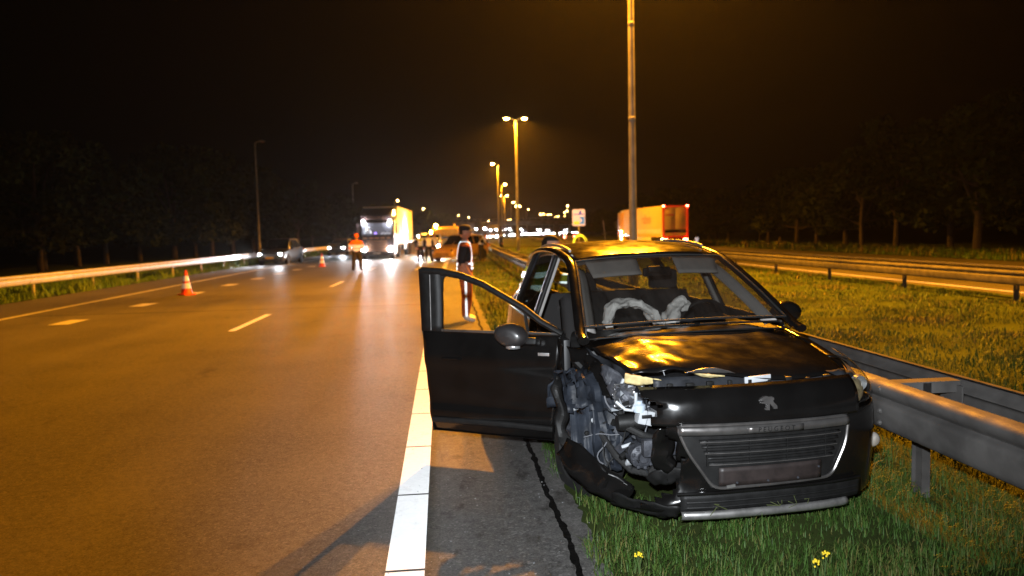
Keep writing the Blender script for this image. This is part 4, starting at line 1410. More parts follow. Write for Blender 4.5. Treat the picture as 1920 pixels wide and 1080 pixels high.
for k, (y, ln) in enumerate([(150, -1.0), (186, -4.6), (214, -.6), (240, -4.8), (262, -8.2), (290, -1.0), (318, -4.9), (352, -1.2), (396, -5.2), (440, -1.5), (500, -5.0), (560, -2.0)]):
    t = empty('queued_lorry', (ln + curve(y) + (.00002 * max(0, y - 260)**2) + 2.6, y, 0), -.00058 * y, 'far lorry with two rows of lights queuing in front of the bridge', 'truck', 'queued lorries with lights on')
    place('body', tqe, M[['gpaint', 'bone', 'cab_dark'][k % 3]], t)
    for sx in (-1, 1):
        place('headlight', hqe, M['head_far'], t, (sx * .95, -3.03, .80))
        place('roof_lamp', hqe, M['head_hi'], t, (sx * .80, -2.98, 3.0 if k % 2 else 2.6))
# ------------------------------------------------------------------ lorries
def lorry_wheels(t, ys, x=1.05, r=.5, w=.32):
    me = wheel_meshes(r, w)
    for y in ys:
        for s in (-1, 1):
            wheel(t, (s * x, y, r), me)


T1 = empty('truck', (-4.55, 56.2, 0), -.052, 'dark lorry with lit headlights facing the camera, pulling a pale trailer', 'truck')
b = MB()
def cabf(u, v):
    # front and sides of the cab as one wrapped sheet
    z = lerp(.35, 3.75, v)
    back = tab(z, [(.35, .0), (1.5, .0), (1.75, .03), (2.9, .22), (3.35, .40), (3.75, .95)])
    pts = [(-1.24, 2.2), (-1.25, .5), (-1.24, .16), (-1.12, .03), (-.6, -.02), (0, -.04), (.6, -.02), (1.12, .03), (1.24, .16), (1.25, .5), (1.24, 2.2)]
    i = u * 10; a = int(min(i, 9)); f = i - a
    x = lerp(pts[a][0], pts[a + 1][0], f); y = lerp(pts[a][1], pts[a + 1][1], f)
    k = max(0, 1 - y / 2.2)
    return (x * (1 - .06 * max(0, z - 2.9)), y + back * k, z)
b.grid(cabf, 30, 22)
b.add([(-1.18, .95, 3.75), (1.18, .95, 3.75), (1.18, 2.2, 3.78), (-1.18, 2.2, 3.78)], [(0, 1, 2, 3)])
b.add([(-1.24, 2.2, .35), (1.24, 2.2, .35), (1.24, 2.2, 3.75), (-1.24, 2.2, 3.75)], [(0, 1, 2, 3)])
cb = b.build('cab', M['cab_dark'], T1, ang=30)
b = MB(); b.grid(lambda u, v: (lerp(-1.08, 1.08, u), tab(lerp(1.78, 2.62, v), [(1.5, .0), (1.75, .03), (2.9, .22)]) - .045 - .03 * (1 - (2 * u - 1)**2), lerp(1.78, 2.62, v)), 10, 6)
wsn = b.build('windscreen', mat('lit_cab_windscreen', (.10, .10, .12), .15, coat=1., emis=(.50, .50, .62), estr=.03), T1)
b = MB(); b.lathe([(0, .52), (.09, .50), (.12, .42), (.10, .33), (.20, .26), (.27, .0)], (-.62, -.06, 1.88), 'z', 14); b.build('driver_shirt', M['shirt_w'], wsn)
b = MB(); b.box((-.08, -.08, 1.90), (.16, .02, .12), ch=.01); b.build('dash_screen', M['screen'], wsn)
b = MB()
for k in range(8): b.box((.35 + .09 * k, -.075, 1.86 + .03 * (k % 3)), (.07, .02, .10 + .05 * (k % 2)), ch=.01)
b.build('dash_clutter', M['cab_glow'], wsn)
b = MB(); b.grid(lambda u, v: (lerp(-1.15, 1.15, u), tab(lerp(2.66, 2.86, v), [(2.6, .15), (2.9, .2)]) - .30 + .18 * v - .03 * (1 - (2 * u - 1)**2), lerp(2.66, 2.86, v)), 8, 2); b.build('sun_visor', M['cab_dark'], T1, thick=.02)
text('name_board', 'HOLLM BV', .30, M['cab_trim'], T1, (0, .13, 3.02), (PI / 2 - .35, 0, 0), .006)
b = MB()
for k in range(7): b.box((0, -.05, .62 + .12 * k), (1.5, .03, .05), ch=.008)
b.build('grille', M['cab_trim'], T1)
b = MB()
for x, w in ((-.85, .3), (-.40, .30), (0, .36), (.42, .30), (.86, .26)): b.box((x, -.06, 1.55), (w, .02, .10), ch=.01)
b.build('front_lettering_bar', M['cab_trim'], T1)
b = MB(); b.box((0, -.08, .42), (2.46, .16, .34), ch=.04); bmpr = b.build('bumper', M['cab_dark'], T1)
b = MB(); b.box((-.02, -.175, .44), (.52, .02, .12), ch=.004); b.build('number_plate', M['bone'], bmpr)
for s in (-1, 1):
    b = MB(); b.lathe([(0, -.03), (.10, -.025), (.15, 0), (.16, .05)], (s * .96, -.12, .72), 'y', 16); b.build('headlight', M['head_on'], T1)
    spot('headlight_beam', T1, (s * .96, -.25, .74), (s * .96 + .8, -13, 0), 800, (1, .95, .98), 40, .95, .1)
    b = MB(); b.lathe([(0, -.04), (.08, -.03), (.12, 0), (.12, .06)], (s * .94, .0, 2.72), 'y', 14); b.build('roof_lamp', M['head_hi'], T1)
    b = MB(); b.box((s * 1.42, .25, 2.25), (.22, .16, .75), ch=.03).box((s * 1.30, .32, 2.5), (.3, .04, .04)); b.build('mirror', M['cab_dark'], T1)
for x in (-.9, .9):
    b = MB(); b.box((x, .42, 3.32), (.14, .05, .06), ch=.01); b.build('marker_light', M['lamp_off'], T1)
for (x, y, z) in ((1.22, .62, 3.52), (1.22, .30, 3.25), (1.26, .45, 3.30)):
    b = MB(); b.box((x, y, z), (.07, .10, .10), ch=.02); b.build('marker_light', M['marker_on'], T1)
lorry_wheels(T1, (.75, 4.2))
b = MB(); b.box((0, 8.9, 2.48), (2.5, 13.0, 2.85), ch=.02); tr_ = b.build('trailer', M['cargo_w'], T1, ang=20)
b = MB()
for s in (-1, 1): b.box((s * 1.255, 8.9, 3.84), (.05, 13.05, .16), ch=.01).box((s * 1.255, 8.9, 1.08), (.05, 13.05, .10), ch=.01)
b.build('top_rail', M['bone'], tr_)
for y in np.linspace(3.6, 14.2, 7):
    b = MB(); b.box((1.262, y, 2.45), (.012, .05, 2.6)); b.build('strap', M['bone'], tr_)
b = MB(); b.box((0, 8.9, .95), (1.0, 12.4, .16)); b.build('chassis', M['paint_in'], T1)
lorry_wheels(T1, (11.0, 12.3, 13.6))
b = MB(); b.box((-.85, 6.3, .5), (.10, .12, .9)).box((.85, 6.3, .5), (.10, .12, .9)); b.build('landing_leg', M['steel_old'], T1)
b = MB(); b.box((1.1, 8.6, .75), (.25, 2.0, .4), ch=.02); b.build('side_box', M['steel_old'], T1)

T2 = empty('truck', (22.15, 70.2, 0), .03, 'yellow-sided lorry driving away with red rear frame and tail lights', 'truck')
b = MB(); b.box((0, 6.8, 2.45), (2.52, 13.4, 2.95), ch=.02); tr2 = b.build('trailer', M['cargo_o'], T2, ang=20)
fr = MB()
for s in (-1, 1): fr.box((s * 1.16, -.03, 2.42), (.2, .06, 3.0), ch=.01)
fr.box((0, -.03, 3.84), (2.12, .06, .16), ch=.01).box((0, -.03, 1.0), (2.12, .06, .16), ch=.01)
fr.build('rear_frame', M['cargo_red'], tr2)
for s in (-1, 1):
    b = MB(); b.box((s * .53, .0 - .012, 2.42), (1.04, .03, 2.68), ch=.006); b.build('rear_door', mat('tan_rear_door', (.80, .64, .22), .45, var=.08, scale=3), tr2)
b = MB(); b.box((-.55, -.035, 3.05), (.85, .012, .13)); b.build('red_stripe', M['brick_red'], tr2)
b = MB(); b.box((0, -.037, 1.52), (2.06, .012, .30)); b.build('dark_band', M['rubber'], tr2)
text('rear_lettering', 'Trailer', .20, M['bone'], tr2, (.62, -.048, 1.54), (PI / 2, 0, 0), .002)
for s in (-1, 1):
    b = MB(); b.box((s * .70, -.045, 1.22), (.52, .012, .17)); b.build('yellow_panel', M['yellow'], tr2)
    b = MB(); b.box((s * 1.16, -.07, 3.88), (.18, .05, .12), ch=.015); b.build('top_marker', M['tail_on'], tr2)
    b = MB(); b.box((s * .98, -.05, .72), (.42, .08, .16), ch=.02); b.build('tail_light', M['tail_on'], T2)
b = MB(); b.box((-1.30, -.04, .76), (.14, .08, .14), ch=.02); b.build('indicator', M['marker_on'], T2)
b = MB(); b.box((0, -.02, .62), (2.4, .10, .16), ch=.02); ub = b.build('under_run_bar', M['steel_old'], T2)
b = MB(); b.box((.15, -.08, .74), (.5, .02, .12)); b.build('number_plate', M['plate_y'], ub)
text('side_lettering', 'raben', 1.35, M['brick_red'], tr2, (-1.268, 5.0, 2.72), (PI / 2, 0, -PI / 2), .003)
b = MB(); b.box((-1.262, 6.8, 1.52), (.012, 12.9, .42)); b.build('grey_side_band', M['steel'], tr2)
b = MB(); b.box((-1.2, 7, .80), (.06, 6.5, .5), ch=.01); b.build('side_skirt', M['bone'], T2)
lorry_wheels(T2, (1.6, 2.9, 4.2, 10.5))
b = MB(); b.box((0, 15.0, 2.05), (2.46, 2.3, 3.3), ch=.12); c2 = b.build('cab', M['ypaint'], T2)
b = MB(); b.box((0, 14.6, 3.75), (2.3, 1.4, .3), ch=.12); b.build('roof_spoiler', M['bone'], T2)
b = MB(); b.box((-1.40, 15.9, 2.3), (.2, .12, .8), ch=.03); b.build('mirror', M['rubber'], c2)
for (z, m) in ((1.55, 'marker_on'), (1.1, 'head_hi'), (.7, 'marker_on')):
    b = MB(); b.box((-1.26, 14.6, z), (.06, .3, .14), ch=.02); b.build('marker_light', M[m], T2)
lorry_wheels(T2, (15.3,))

# recovery vehicles behind the people
V1 = empty('recovery_truck', (.45, 63.5, 0), -.04, 'yellow recovery truck with amber beacon behind the hatchback', 'truck')
b = MB(); b.box((0, 1.0, 1.35), (2.2, 1.9, 1.7), ch=.12); b.build('cab', M['ypaint'], V1)
b = MB(); b.grid(lambda u, v: (lerp(-.95, .95, u), .03 + .12 * v, lerp(1.35, 2.0, v)), 6, 3); b.build('windscreen', M['dark_glass'], V1, thick=.02)
b = MB(); b.box((0, 4.4, .95), (2.3, 5.0, .25), ch=.03).box((0, 2.2, 1.7), (2.2, .15, 1.3), ch=.02); b.build('flatbed', M['ypaint'], V1)
b = MB(); b.box((0, .9, 2.28), (1.7, .28, .14), ch=.03); lb_ = b.build('light_bar', M['yellow'], V1)
for s in (-1, 1):
    b = MB(); b.lathe([(0, .24), (.06, .22), (.09, .16), (.09, 0)], (s * .78, .9, 2.33), 'z', 14); b.build('beacon', M['beacon_on'] if s < 0 else M['yellow'], lb_)
    b = MB(); b.lathe([(0, -.04), (.09, -.03), (.12, .02)], (s * .8, .04, .80), 'y', 14); b.build('headlight', M['head_on'], V1)
spot('beacon_light', V1, (-.78, .6, 2.7), (-.78, -8, 1.4), 300, (1, .55, .05), 160, .5, .1)
b = MB(); b.box((0, .06, .62), (2.0, .14, .4), ch=.03); b.build('bumper', M['plastic'], V1)
lorry_wheels(V1, (1.0, 5.0), .95, .42, .26)

V2 = empty('white_van', (-.85, 62.0, 0), -.04, 'white van with glaring headlights and amber beacon beside the trailer', 'van')
b = MB(); b.grid(lambda u, v: ((2 * u - 1) * .95 * (1 - .10 * max(0, v - .5) * 2), tab(v, [(0, .05), (.2, 0), (.42, .25), (.5, .8), (.9, 1.55), (1, 2.0)]), tab(v, [(0, .3), (.2, .75), (.42, 1.08), (.5, 1.15), (.9, 1.75), (1, 1.82)])), 12, 16)
b.box((0, 3.6, 1.07), (1.9, 3.3, 1.5), ch=.06).box((0, 1.3, .72), (1.88, 2.3, .8), ch=.05)
b.build('body', M['wpaint'], V2)
b = MB(); b.grid(lambda u, v: ((2 * u - 1) * .80, lerp(.84, 1.40, v) - .03, lerp(1.20, 1.66, v) + .03), 6, 4); b.build('windscreen', M['dark_glass'], V2)
for s in (-1, 1):
    b = MB(); b.lathe([(0, -.05), (.09, -.04), (.13, .0), (.13, .06)], (s * .72, .0, .72), 'y', 14); b.build('headlight', M['head_on'], V2)
    spot('headlight_beam', V2, (s * .72, -.15, .75), (s * .72 + .2, -12, 0), 620, (1, .98, 1), 46, .95, .1)
b = MB(); b.lathe([(0, .2), (.06, .18), (.09, .12), (.09, 0)], (.1, 1.9, 1.83), 'z', 14); b.build('beacon', M['beacon_on'], V2)
b = MB(); b.lathe([(0, -.06), (.10, -.05), (.14, 0), (.14, .05)], (-.98, 2.4, 1.62), 'x', 14); b.build('work_lamp', M['head_on'], V2)
spot('work_light', V2, (-1.15, 2.4, 1.62), (-6.0, 3.0, 1.7), 900, (1, .95, .92), 140, .8, .15)
wv = wheel_meshes(.34, .22)
for y in (.95, 4.2):
    for s in (-1, 1): wheel(V2, (s * .86, y, .34), wv)


# ------------------------------------------------------------------ cones
def cone(x, y, label, s=1.):
    t = empty('traffic_cone', (x, y, .004), random.uniform(0, 1), label, 'traffic cone', 'traffic cones')
    b = MB(); b.box((0, 0, .02), (.40 * s, .40 * s, .04), ch=.012).lathe([(.175 * s, .04), (.165 * s, .06), (.135 * s, .20 * s)], n=20); b.build('base', M['cone_red'], t)
    rz = lambda z: lerp(.165, .028, (z - .06) / .70) * s
    for (z0, z1, m) in ((.20, .37, 'cone_white'), (.37, .43, 'cone_red'), (.43, .60, 'cone_white'), (.60, .77, 'cone_red')):
        k = .003 if m == 'cone_white' else 0
        b = MB(); b.lathe([(rz(z0) + k, z0 * s), (rz(z1) + k, z1 * s)] + ([(0, z1 * s)] if z1 > .7 else []), n=20); b.build('band', M[m], t)
    return t
cone(-7.96, 24.7, 'red and white traffic cone standing nearest, on the block marking')
cone(-6.82, 44.9, 'red and white traffic cone farther off, between dark car and orange jacket')

# ------------------------------------------------------------------ people
BONES = [('pelvis', 'spine'), ('spine', 'chest'), ('chest', 'neck'), ('neck', 'skull'),
         ('chest', 'shoL'), ('shoL', 'elbL'), ('elbL', 'wriL'), ('wriL', 'hanL'), ('chest', 'shoR'), ('shoR', 'elbR'), ('elbR', 'wriR'), ('wriR', 'hanR'),
         ('pelvis', 'hipL'), ('hipL', 'kneL'), ('kneL', 'ankL'), ('ankL', 'toeL'), ('pelvis', 'hipR'), ('hipR', 'kneR'), ('kneR', 'ankR'), ('ankR', 'toeR')]
J0 = dict(pelvis=(0, 0, .96), spine=(0, .01, 1.12), chest=(0, 0, 1.34), neck=(0, .0, 1.50), skull=(0, -.01, 1.60),
          shoL=(.185, .0, 1.42), elbL=(.245, .03, 1.15), wriL=(.25, -.05, .92), hanL=(.245, -.08, .83),
          shoR=(-.185, .0, 1.42), elbR=(-.245, .03, 1.15), wriR=(-.25, -.05, .92), hanR=(-.245, -.08, .83),
          hipL=(.095, 0, .90), kneL=(.11, -.015, .50), ankL=(.115, .02, .10), toeL=(.13, -.15, .045),
          hipR=(-.095, 0, .90), kneR=(-.11, -.015, .50), ankR=(-.115, .02, .10), toeR=(-.13, -.15, .045))
RAD = dict(pelvis=(.160, .125), spine=(.150, .118), chest=(.170, .125), neck=(.062, .062), skull=(.06, .06), sho=(.082, .078), elb=(.055, .055), wri=(.038, .036), han=(.040, .026),
           hip=(.118, .120), kne=(.096, .100), ank=(.072, .078), toe=(.048, .040))


def person(label, loc, rz, joints=None, outfit=None, hat=None, hair='hair', scale=1., strips=((1.05, 1.10),), vest=None, side_stripe=None, long_sleeve=True,
           vz=(.98, 1.47), head_turn=0., group=None, shoes='boot', head_tilt=0.):
    J = dict(J0)
    if joints: J.update(joints)
    names = list(J)
    t = empty('person', loc, rz, label, 'person', group)
    t.scale = (scale * 1.16, scale * 1.16, scale)
    me = bpy.data.meshes.new('body')
    me.from_pydata([J[n] for n in names], [(names.index(a), names.index(b)) for a, b in BONES], [])
    o = bpy.data.objects.new('body', me); COL.objects.link(o)
    md = o.modifiers.new('skin', 'SKIN'); md.use_smooth_shade = True
    sv = me.skin_vertices[0].data
    for i, n in enumerate(names):
        r = RAD[n] if n in RAD else RAD[n[:3]]
        sv[i].radius = r
        sv[i].use_root = (n == 'pelvis')
    s2 = o.modifiers.new('sub', 'SUBSURF'); s2.levels = 2; s2.render_levels = 2
    bpy.context.view_layer.update()
    ev = bpy.data.meshes.new_from_object(o.evaluated_get(bpy.context.evaluated_depsgraph_get()))
    bpy.data.objects.remove(o)
    bm = bmesh.new(); bm.from_mesh(ev)
    # head, joined to the same body surface
    sk = Vector(J['skull'])
    nface0 = len(bm.faces)
    q = Matrix.Translation(sk + Vector((0, 0, .095))) @ Matrix.Rotation(head_turn, 4, 'Z') @ Matrix.Rotation(head_tilt, 4, 'X')
    res = bmesh.ops.create_uvsphere(bm, u_segments=20, v_segments=16, radius=1)
    headv = res['verts']
    for v in headv:
        x, y, z = v.co
        w = .078 * (1 - .18 * max(0, -z)**1.5)
        py = .100 if y > 0 else .098
        X, Y, Z = x * w, y * py, z * .122
        if z < -.25 and y < 0: Y *= 1 - .10 * (-z - .25); 
        if y < -.6 and abs(x) < .30 and -.30 < z < .12: Y -= .024 * (1 - abs(x) / .30) * (1 - abs(z + .12) / .24 * .8)   # nose
        if y < -.5 and .08 < z < .30 and .18 < abs(x) < .55: Y += .010                                                    # eye sockets
        if y < -.6 and -.52 < z < -.42 and abs(x) < .4: Y += .006                                                         # mouth line
        if abs(x) > .90 and -.25 < z < .25 and -.1 < y < .35: X += .016 * (1 if x > 0 else -1)                            # ears
        v.co = q @ Vector((X, Y, Z))
    headset = set(headv)
    # fingers on both hands
    for sd in 'LR':
        h = Vector(J['han' + sd]); d = (h - Vector(J['wri' + sd])).normalized()
        sx = d.cross(Vector((0, -1, .1))).normalized(); up = sx.cross(d)
        for k in range(5):
            off = (k - 1.5) * .019 if k < 4 else -.045
            ln = (.058, .068, .064, .050, .045)[k]
            base = h + up * off * 1.0 + d * (.012 if k < 4 else -.03)
            dd = (d + sx * .25) if k < 4 else (d * .8 - up * .5)
            m_ = MB(); m_.tube([base, base + dd * ln * .55, base + dd * ln + sx * .012], [.0095, .0085, .006], 6)
            vs = [bm.verts.new(p) for p in m_.v]
            for f in m_.f:
                try: bm.faces.new([vs[i] for i in f])
                except ValueError: pass
    mats = [M['skin'], outfit['top'], outfit['legs'], M[shoes], M[hair]]
    jl = {n: Vector(J[n]) for n in names}
    bm.faces.ensure_lookup_table()
    def near(c):
        best = None
        for a, b_ in BONES:
            A, B = jl[a], jl[b_]; d = B - A
            tt = max(0, min(1, (c - A).dot(d) / d.length_squared))
            r = (c - (A + d * tt)).length
            if best is None or r < best[0]: best = (r, a, b_, tt)
        return best
    tor = []
    for f in bm.faces:
        c = f.calc_center_median()
        f.smooth = True
        if all(v in headset for v in f.verts):
            lc_ = q.inverted() @ c
            f.material_index = 4 if (lc_.z > .052 or (lc_.y > .02 and lc_.z > -.04)) else 0
            continue
        r, a, b_, tt = near(c)
        if b_ in ('skull',): mi = 0
        elif b_ == 'neck': mi = 1 if tt < .75 else 0
        elif b_.startswith('elb'): mi = 1
        elif b_.startswith('wri'): mi = (1 if long_sleeve else (1 if tt < .12 else 0))
        elif b_.startswith('han'): mi = 0
        elif b_ in ('spine',): mi = 1 if c.z > jl['pelvis'].z + .03 else 2
        elif b_ in ('chest',) or b_.startswith('sho'): mi = 1
        elif b_.startswith('toe') or (b_.startswith('ank') and tt > .93): mi = 3
        else: mi = 2
        f.material_index = mi
        if b_ in ('spine', 'chest', 'neck') or b_.startswith('sho') or (b_.startswith('hip') and False) or (b_.startswith('elb') and (tt < .9 if long_sleeve and vest == 'jacket' else False)) or (b_.startswith('wri') and tt < .85 and vest == 'jacket'):
            tor.append(f)
    torverts = [[v.co.copy() for v in f.verts] for f in tor]
    nrm = {}
    bm.normal_update()
    tn = [[v.normal.copy() for v in f.verts] for f in tor]
    leg = [([v.co.copy() for v in f.verts], [v.normal.copy() for v in f.verts]) for f in bm.faces if f.material_index == 2]
    out = bpy.data.meshes.new('body'); bm.to_mesh(out); bm.free()
    for m_ in mats: out.materials.append(m_)
    o = bpy.data.objects.new('body', out); COL.objects.link(o); o.parent = t

    def shell(faces, norms, off, cuts, keep, nm, m_, par):
        b2 = bmesh.new(); vm = {}
        for fv, fn_ in zip(faces, norms):
            vs = []
            for p, n_ in zip(fv, fn_):
                k_ = (round(p.x, 5), round(p.y, 5), round(p.z, 5))
                if k_ not in vm: vm[k_] = b2.verts.new(p + n_ * off)
                vs.append(vm[k_])
            try: b2.faces.new(vs)
            except ValueError: pass
        for co, no in cuts:
            bmesh.ops.bisect_plane(b2, geom=b2.verts[:] + b2.edges[:] + b2.faces[:], plane_co=co, plane_no=no)
        dl = [f for f in b2.faces if not keep(f.calc_center_median())]
        bmesh.ops.delete(b2, geom=dl, context='FACES')
        for f in b2.faces: f.smooth = True
        m2 = bpy.data.meshes.new(nm); b2.to_mesh(m2); b2.free()
        return place(nm, m2, m_, par, thick=.006)

    if vest:
        z0, z1 = vz
        vs_ = shell(torverts, tn, .012, [((0, 0, z0), (0, 0, 1))], lambda c: c.z > z0, 'vest', outfit['vest'], t)
        for (a, c) in strips:
            shell(torverts, tn, .019, [((0, 0, a), (0, 0, 1)), ((0, 0, c), (0, 0, 1))], lambda p: a < p.z < c, 'reflective_strip', M['retro'], vs_)
        if vest == 'vest':
            for s in (-1, 1):
                shell(torverts, tn, .020, [((s * .09, 0, 0), (1, 0, 0)), ((s * .122, 0, 0), (1, 0, 0)), ((0, 0, 1.10), (0, 0, 1))],
                      lambda p: .09 < s * p.x < .122 and p.z > 1.10, 'shoulder_strip', M['retro'], vs_)
    if side_stripe:
        for s in (-1, 1):
            shell([f for f, _ in leg], [n for _, n in leg], .008, [((0, .016, 0), (0, 1, 0)), ((0, -.014, 0), (0, 1, 0))],
                  lambda p: -.014 < p.y < .016 and s * p.x > .125 and p.z < .93, 'leg_stripe', M['retro'], t)
    if hat:
        hq_ = MB()
        c0 = Vector((0, 0, 0))
        prof = [(.088, .030), (.094, .045), (.096, .080), (.088, .112), (.062, .134), (0, .142)] if hat == 'cap' else [(.098, .02), (.102, .06), (.092, .11), (.06, .145), (0, .155)]
        hq_.lathe(prof, (0, .004, 0), 'z', 20)
        if hat == 'cap':
            hq_.grid(lambda u, v: ((2 * u - 1) * .075 * (1 - .25 * v * v), -.080 - .075 * v * (1 - (2 * u - 1)**2 * .5), .045 - .012 * v - .012 * (2 * u - 1)**2), 10, 4)
        hm = hq_.mesh('cap')
        ho_ = place('cap' if hat == 'cap' else 'hood', hm, outfit.get('hat', M['navy']), t)
        ho_.matrix_local = q
        if hat != 'cap': ho_.name = 'hood'
    return t


OUT_OFF = dict(top=M['navy'], legs=M['rust_tr'], vest=mat('hi_vis_orange_mesh', (.62, .12, .03), .7, var=.3, scale=30), hat=M['navy'])
person('police officer in dark cap and reflective vest standing behind the open car door', (.48, 14.75, .006), R(88),
       dict(elbR=(-.235, .06, 1.14), wriR=(-.225, -.06, .90), hanR=(-.20, -.13, .84), elbL=(.24, .04, 1.15), wriL=(.235, -.05, .92), hanL=(.22, -.08, .83),
            toeR=(-.13, -.15, .045)), OUT_OFF, hat='cap', strips=((1.06, 1.12), (.985, 1.04)), vest='vest', side_stripe=True, long_sleeve=False, vz=(.96, 1.47), scale=1.03, head_turn=R(-6), shoes='shoe_w')
OUT_J = dict(top=M['vest_or'], legs=M['dark_tr'], vest=M['vest_or'], hat=M['vest_or'])
person('person in orange and white reflective jacket standing on the road with their back turned', (-4.04, 37.7, .004), R(176),
       dict(elbL=(.30, .02, 1.15), wriL=(.34, -.12, 1.0), hanL=(.33, -.2, .98), elbR=(-.27, .02, 1.14), wriR=(-.26, -.16, 1.0), hanR=(-.2, -.22, .98),
            ankL=(.17, .03, .10), toeL=(.2, -.13, .045), ankR=(-.17, .03, .10), toeR=(-.20, -.13, .045), kneL=(.135, -.01, .5), kneR=(-.135, -.01, .5)),
       OUT_J, hat='hood', strips=((.97, 1.10), (1.13, 1.25), (1.26, 1.30)), vest='jacket', vz=(.93, 1.5), hair='vest_or')
OUT_D = dict(top=M['navy'], legs=M['dark_tr'], vest=M['vest_ye'], hat=M['navy'])
OUT_B = dict(top=M['navy'], legs=M['navy'], vest=mat('pale_reflective_vest', (.80, .82, .80), .5, metal=.3), hat=M['navy'])
GP_ = None
person('dark-trousered person standing left of two others against the white glare', (-1.22, 48.0, .004), R(10), None, OUT_D, strips=((1.05, 1.11), (1.2, 1.26)), vest='vest')
person('person with legs apart at the middle of the group against the white glare', (-.70, 47.4, .004), R(190), dict(ankL=(.17, .03, .10), toeL=(.19, -.13, .045), ankR=(-.17, .03, .10), toeR=(-.19, -.13, .045)), OUT_B,
       strips=((1.05, 1.11), (1.2, 1.26)), vest='vest')
person('pale-vested person nearest the front of the orange-lit hatchback', (-.36, 49.5, .004), R(40), None, OUT_B, strips=((1.05, 1.11), (1.22, 1.28)), vest='vest')
person('person in white vest bending forward beside the guard rail', (2.55, 47.6, 0), R(60),
       dict(chest=(0, -.16, 1.28), spine=(0, -.05, 1.11), neck=(0, -.24, 1.42), skull=(0, -.30, 1.48), shoL=(.185, -.18, 1.35), shoR=(-.185, -.18, 1.35), elbL=(.24, -.30, 1.12), wriL=(.16, -.42, 1.0),
            hanL=(.12, -.48, .96), elbR=(-.24, -.30, 1.12), wriR=(-.16, -.42, 1.0), hanR=(-.12, -.48, .96)), OUT_B, strips=((1.05, 1.11),), vest='vest', vz=(1.0, 1.44))
person('lone person in white vest walking on the grass median by the lamp post', (5.0, 62.5, 0), R(95),
       dict(kneL=(.10, -.12, .5), ankL=(.11, -.16, .10), toeL=(.12, -.33, .05), kneR=(-.10, .05, .5), ankR=(-.11, .20, .12), toeR=(-.11, .05, .045)), OUT_B, strips=((1.05, 1.11), (1.22, 1.28)), vest='vest')
person('dark-haired person in yellow and white jacket stooping behind the wrecked car', (1.12, 9.25, 0), R(75),
       dict(chest=(0, -.10, 1.30), neck=(0, -.15, 1.43), skull=(0, -.20, 1.47), shoL=(.185, -.11, 1.36), shoR=(-.185, -.11, 1.36), elbL=(.26, -.22, 1.15), wriL=(.2, -.42, 1.12), hanL=(.17, -.5, 1.10),
            elbR=(-.28, -.05, 1.12), wriR=(-.24, -.22, 1.0), hanR=(-.2, -.3, .98)), dict(top=M['vest_ye'], legs=M['dark_tr'], vest=M['vest_ye'], hat=M['navy']),
       strips=((1.03, 1.10), (1.18, 1.25)), vest='jacket', vz=(.93, 1.44))

# ------------------------------------------------------------------ small things on the ground
hp = empty('hoop', (2.30, 12.4, 0), 0, 'yellow upside-down U hoop rising just beyond the black car roof', 'hoop')
b = MB(); b.tube([(-.105, 0, 0)] + [(-.105, 0, z) for z in (.5, 1.0, 1.48)] + [(.105 * math.cos(a) * -1, 0, 1.53 + .12 * math.sin(a)) for a in np.linspace(.1, PI - .1, 12)] + [(.105, 0, z) for z in (1.48, 1.0, .5, 0)], .020, 8)
b.build('tube', M['yellow'], hp)
b = MB(); b.box((0, 0, .015), (.34, .24, .03), ch=.008); b.build('foot_plate', M['steel_old'], hp)


def debris(name, label, loc, rz, pts, wid, m, seed):
    pts = [Vector(p) for p in pts]; k = len(pts) - 1
    def fn(u, v):
        t = u * k; i = min(int(t), k - 1); p = pts[i].lerp(pts[i + 1], t - i)
        return (p.x + .02 * nz(u * 4, v * 4, seed, 2), p.y + (v - .5) * wid, max(.012, p.z + .05 * math.sin(PI * v) + .02 * nz(u * 5, v * 5, seed, 2)))
    b = MB(); b.grid(fn, 14, 6)
    o = b.build(name, m, None, thick=.01, loc=loc, rot=(0, 0, rz))
    return tag(o, label, 'debris')
debris('bumper_piece', 'white broken bumper piece lying on the road by the open door', (-.98, 36.3, .006), .3, [(-.28, 0, .03), (-.1, 0, .10), (.12, 0, .12), (.28, 0, .04)], .3, M['white_pl'], 1.)
debris('bumper_piece', 'white bent bumper strip lying beside the hatchback front wheel', (.75, 44.5, .006), .5, [(-.7, 0, .03), (-.3, 0, .16), (.1, 0, .34), (.6, 0, .36)], .22, M['white_pl'], 4.)
sg_ = empty('road_sign', (14.1, 76.5, 0), -.06, 'square white road sign with blue lane diagram and yellow block', 'sign')
b = MB(); b.tube([(.0, .06, 0), (.0, .06, 2.5)], .05, 8); b.build('post', M['pole'], sg_)
sp_ = [Vector((.66 * math.cos(a) * 0, 0)) for a in ()]
pp = rounded([(-.64, 2.25), (.64, 2.25), (.64, 3.92), (-.64, 3.92)], .14, 6)
b = MB(); b.prism([(p.x, 0, p.y) for p in pp], (0, .04, 0)); fc = b.build('sign_panel', M['sign_w'], sg_, smooth=False)
b = MB(); b.box((-.10, -.008, 3.42), (.88, .012, .09)).box((.44, -.008, 3.43), (.24, .012, .09)); b.build('symbol', M['sign_b'], fc)
b = MB(); b.prism([(.0, -.016, 3.38), (.19, -.016, 3.38), (.30, -.016, 3.76), (.08, -.016, 3.76)], (0, .012, 0)); b.build('symbol', M['sign_b'], fc, smooth=False)
b = MB(); b.box((.32, -.010, 3.06), (.44, .012, .19)).box((.43, -.0085, 2.79), (.22, .012, .36)).box((.32, -.010, 2.53), (.44, .012, .19)); b.build('symbol', M['sign_t'], fc)
b = MB(); b.box((-.22, -.010, 2.55), (.56, .012, .28)); b.build('symbol', M['sign_y'], fc)
mk = empty('marker_post', (23.1, 67, 0), 0, 'small white marker post right of the lorry tail lights', 'marker')
b = MB(); b.tube([(0, 0, 0), (0, 0, .45)], .03, 6); b.build('post', M['pole'], mk)
